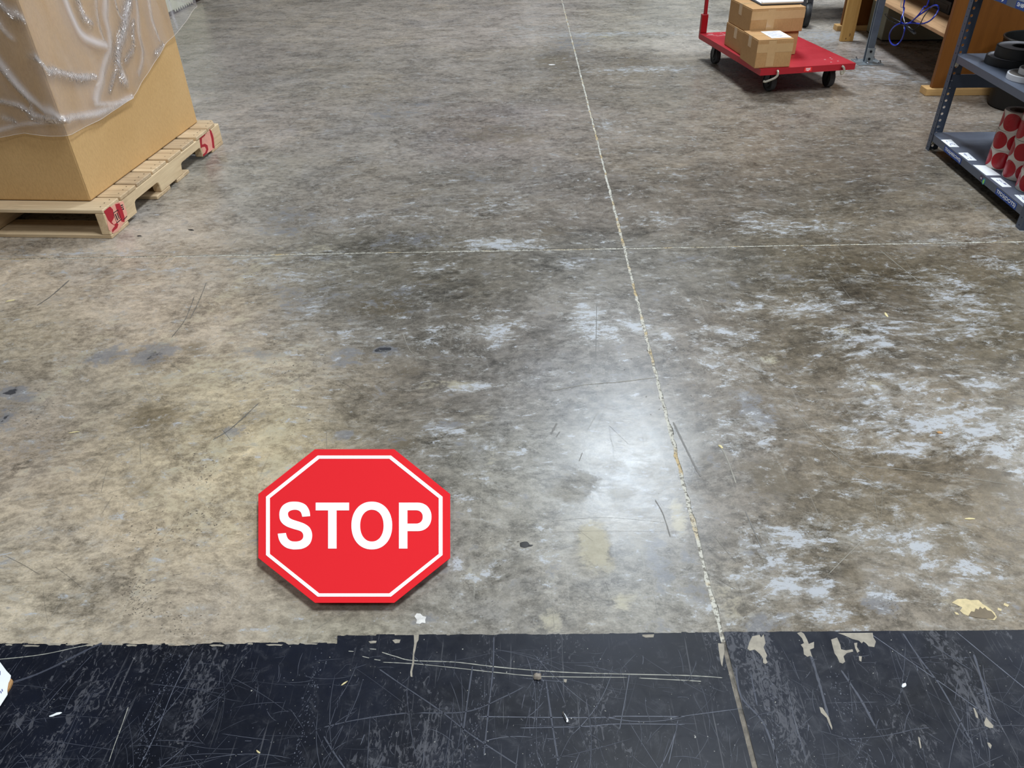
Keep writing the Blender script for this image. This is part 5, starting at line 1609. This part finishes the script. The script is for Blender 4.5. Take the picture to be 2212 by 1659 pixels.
# ------------------------------------------------------------------ cream cabinet far left behind the carton
ca_, cb_ = g(405, 16), g(436, -1)
crate = thing('cream_crate', 'cream coloured crate on a dark base far behind the plastic wrapped carton', 'crate', (ca_[0], cb_[1] - 0.12, 0))
M_CREAM = mat('cream_laminate', (214, 212, 188), 0.6, vary=0.04)
MB().box((-0.8, -1.1, 0.035), (0.0, 0.1, 0.9)).build('body', M_CREAM, crate, bevel=0.004)
MB().box((-0.78, -1.08, 0.0), (-0.006, 0.16, 0.035)).build('dark_base', mat('dark_skid', (46, 30, 22), 0.7), crate)
mb = MB()
for i in range(9):
    yy = -0.62 + i * 0.055
    mb.prism([(yy, 0.036), (yy + 0.05, 0.036), (yy + 0.03, 0.008)], lambda a, b: (0.0, a, b), lambda a, b: (-0.005, a, b))
mb.build('torn_edge', M_CREAM, crate)['kind'] = 'stuff'

# ------------------------------------------------------------------ card with a white label, bottom left corner of the floor
pc = g(16, 1470)
sheet = thing('cardboard_sheet', 'white printed sheet stuck on brown cardboard lying on the black paint', 'cardboard', (pc[0], pc[1], 0))
lp = lambda q, z: [tuple((g(a, b, z) - np.array([pc[0], pc[1], 0]))[:2]) for a, b in q]
card = lp([(-260, 1184), (-4, 1432), (10, 1451), (20, 1462), (27, 1469), (26, 1475), (21, 1486), (15, 1494), (11, 1499), (-6, 1522), (-92, 1612), (-410, 1448)], 0.005)
MB().prism(card, lambda a, b_: (a, b_, 0.005), lambda a, b_: (a, b_, 0.0012)).build('card_layers', M_KRAFT2, sheet)
pap = lp([(-262, 1178), (0, 1430), (14, 1449), (23.5, 1459), (22, 1467), (18, 1475), (15.5, 1489), (16, 1500), (13, 1505), (0, 1525), (-90, 1618), (-420, 1446)], 0.006)
ps = MB().prism(pap, lambda a, b_: (a, b_, 0.006), lambda a, b_: (a, b_, 0.0052)).build('white_label', M_PAPER, sheet)
mb = MB()
for q in ([(3, 1489), (5, 1488), (6.5, 1493), (4.5, 1494)], [(0, 1493), (2, 1492), (4, 1497), (2, 1498)], [(-2, 1450), (1, 1449), (1, 1458), (-1, 1459)], [(-8, 1495), (-5, 1494), (-3, 1503), (-6, 1504)]):
    mb.prism(lp(q, 0.0062), lambda a, b_: (a, b_, 0.0062), lambda a, b_: (a, b_, 0.0060))
mb.build('handwriting', M_INKB, ps)['kind'] = 'stuff'

# ------------------------------------------------------------------ litter on the floor
M_STONE = mat('grit_stone', (138, 128, 116), 0.7, vary=0.3, scale=200, bump=0.4)
M_SPLINT = mat('pale_wood', (216, 200, 150), 0.7)
M_DKBIT = mat('dark_bark', (40, 36, 34), 0.7)
M_GUM = mat('black_gum', (44, 42, 42), 0.6)


def blob(name, label, cat, px, py, rx, ry, rz, rot, m_, n=10, z=0.0, group=None, jag=0.2):
    """small irregular lump resting on the floor"""
    c = g(px, py)
    mb = MB()
    vs_ = []
    prof = [random.uniform(1 - jag, 1 + jag) for _ in range(n)]
    for lvl, sc in ((0.0, 0.86), (0.35, 1.0), (0.8, 0.72), (1.0, 0.35)):
        for i in range(n):
            a = 2 * math.pi * i / n
            x, y = rx * sc * prof[i] * math.cos(a), ry * sc * prof[i] * math.sin(a)
            vs_.append((x * math.cos(rot) - y * math.sin(rot), x * math.sin(rot) + y * math.cos(rot), z + rz * lvl))
    fs = [tuple(range(n - 1, -1, -1)), tuple(range(3 * n, 4 * n))]
    for L_ in range(3):
        fs += [(L_ * n + i, L_ * n + (i + 1) % n, (L_ + 1) * n + (i + 1) % n, (L_ + 1) * n + i) for i in range(n)]
    o = mb.add(vs_, fs).build(name, m_, None, smooth=True)
    o.location = (c[0], c[1], 0.0)
    return tag(o, label, cat, group)


ZPB = 0.0012
blob('pebble', 'round grey pebble on the black paint below the long twin scratches', 'pebble', 1161, 1464, .0085, .007, .008, .3, M_STONE, 12, ZPB)
blob('metal_sliver', 'shiny bent metal sliver on the black paint below the pebble', 'debris', 1222, 1551, .0035, .013, .004, .45, M_ZINC, 10, ZPB)
blob('paper_scrap', 'torn white paper scrap on black paint near the cardboard sheet', 'paper', 120, 1545, .009, .003, .002, .35, M_PAPER, 9, ZPB, jag=.4)
blob('wood_splinter', 'pale wood splinter on black paint just below the ragged paint step', 'splinter', 744, 1477, .007, .0016, .0018, .7, M_SPLINT, 8, ZPB, 'splinters on the floor')
blob('wood_splinter', 'pale wood splinter near the bottom edge on black paint under the stop sign', 'splinter', 558, 1625, .006, .0016, .0018, -.6, M_SPLINT, 8, ZPB, 'splinters on the floor')
blob('plastic_pellet', 'oval white pellet on the black paint at the right', 'debris', 1952, 1482, .006, .003, .003, .8, M_PAPER, 10, ZPB)
blob('wood_splinter', 'pale splinter with a dark end on concrete at the left edge', 'splinter', 22, 650, .016, .004, .003, .35, M_SPLINT, 8, 0, 'splinters on the floor')
blob('wood_splinter', 'short pale stick lying on the worn concrete right of the long joint', 'splinter', 1914, 680, .004, .016, .003, -.1, M_SPLINT, 8, 0, 'splinters on the floor')
blob('wood_splinter', 'thin white sliver on brown concrete at the lower right', 'splinter', 2094, 1121, .014, .0028, .002, .05, M_SPLINT, 8, 0, 'splinters on the floor')
blob('wood_splinter', 'long yellow sliver on the yellowed concrete left of the stop sign', 'splinter', 160, 934, .014, .0022, .002, .25, M_SPLINT, 8, 0, 'splinters on the floor')
blob('plastic_pellet', 'small orange brown pellet among white flakes on the right concrete', 'debris', 2030, 935, .008, .005, .003, -.3, M_KRAFT2, 10, 0)
blob('bark_chip', 'small black bark chip on concrete just right of the pallet corner', 'debris', 300, 510, .010, .0035, .003, .1, M_DKBIT, 9, 0, None, .3)
blob('bark_chip', 'larger black bark chip on concrete further right of the pallet', 'debris', 413, 497, .013, .0045, .003, -.3, M_DKBIT, 9, 0, None, .3)
blob('gum_spot', 'flattened black gum spot on concrete right of the stop sign', 'debris', 1133, 1177, .0105, .0095, .0012, 0, M_GUM, 12, 0, None, .15)
blob('gum_spot', 'tiny curled black scrap beside the flattened gum spot', 'debris', 1146, 1179, .006, .0025, .0012, .3, M_GUM, 9, 0, None, .4)
blob('paint_flake', 'white torn flake stuck to concrete below right of the stop sign', 'flake', 909, 1338, .010, .013, .0016, .5, mat('stuck_flake', (206, 202, 196), 0.8, vary=0.2, scale=80), 11, 0, None, .35)
blob('paper_scrap', 'white paper chip on concrete near the far joint crossing', 'paper', 1192, 140, .022, .01, .002, 0, M_PAPER, 9, 0, None, .3)
blob('wood_splinter', 'cream splinter beside the ceiling lamp reflection right of the joint', 'splinter', 1557, 965, .004, .008, .003, .5, M_SPLINT, 8, 0, 'splinters on the floor')
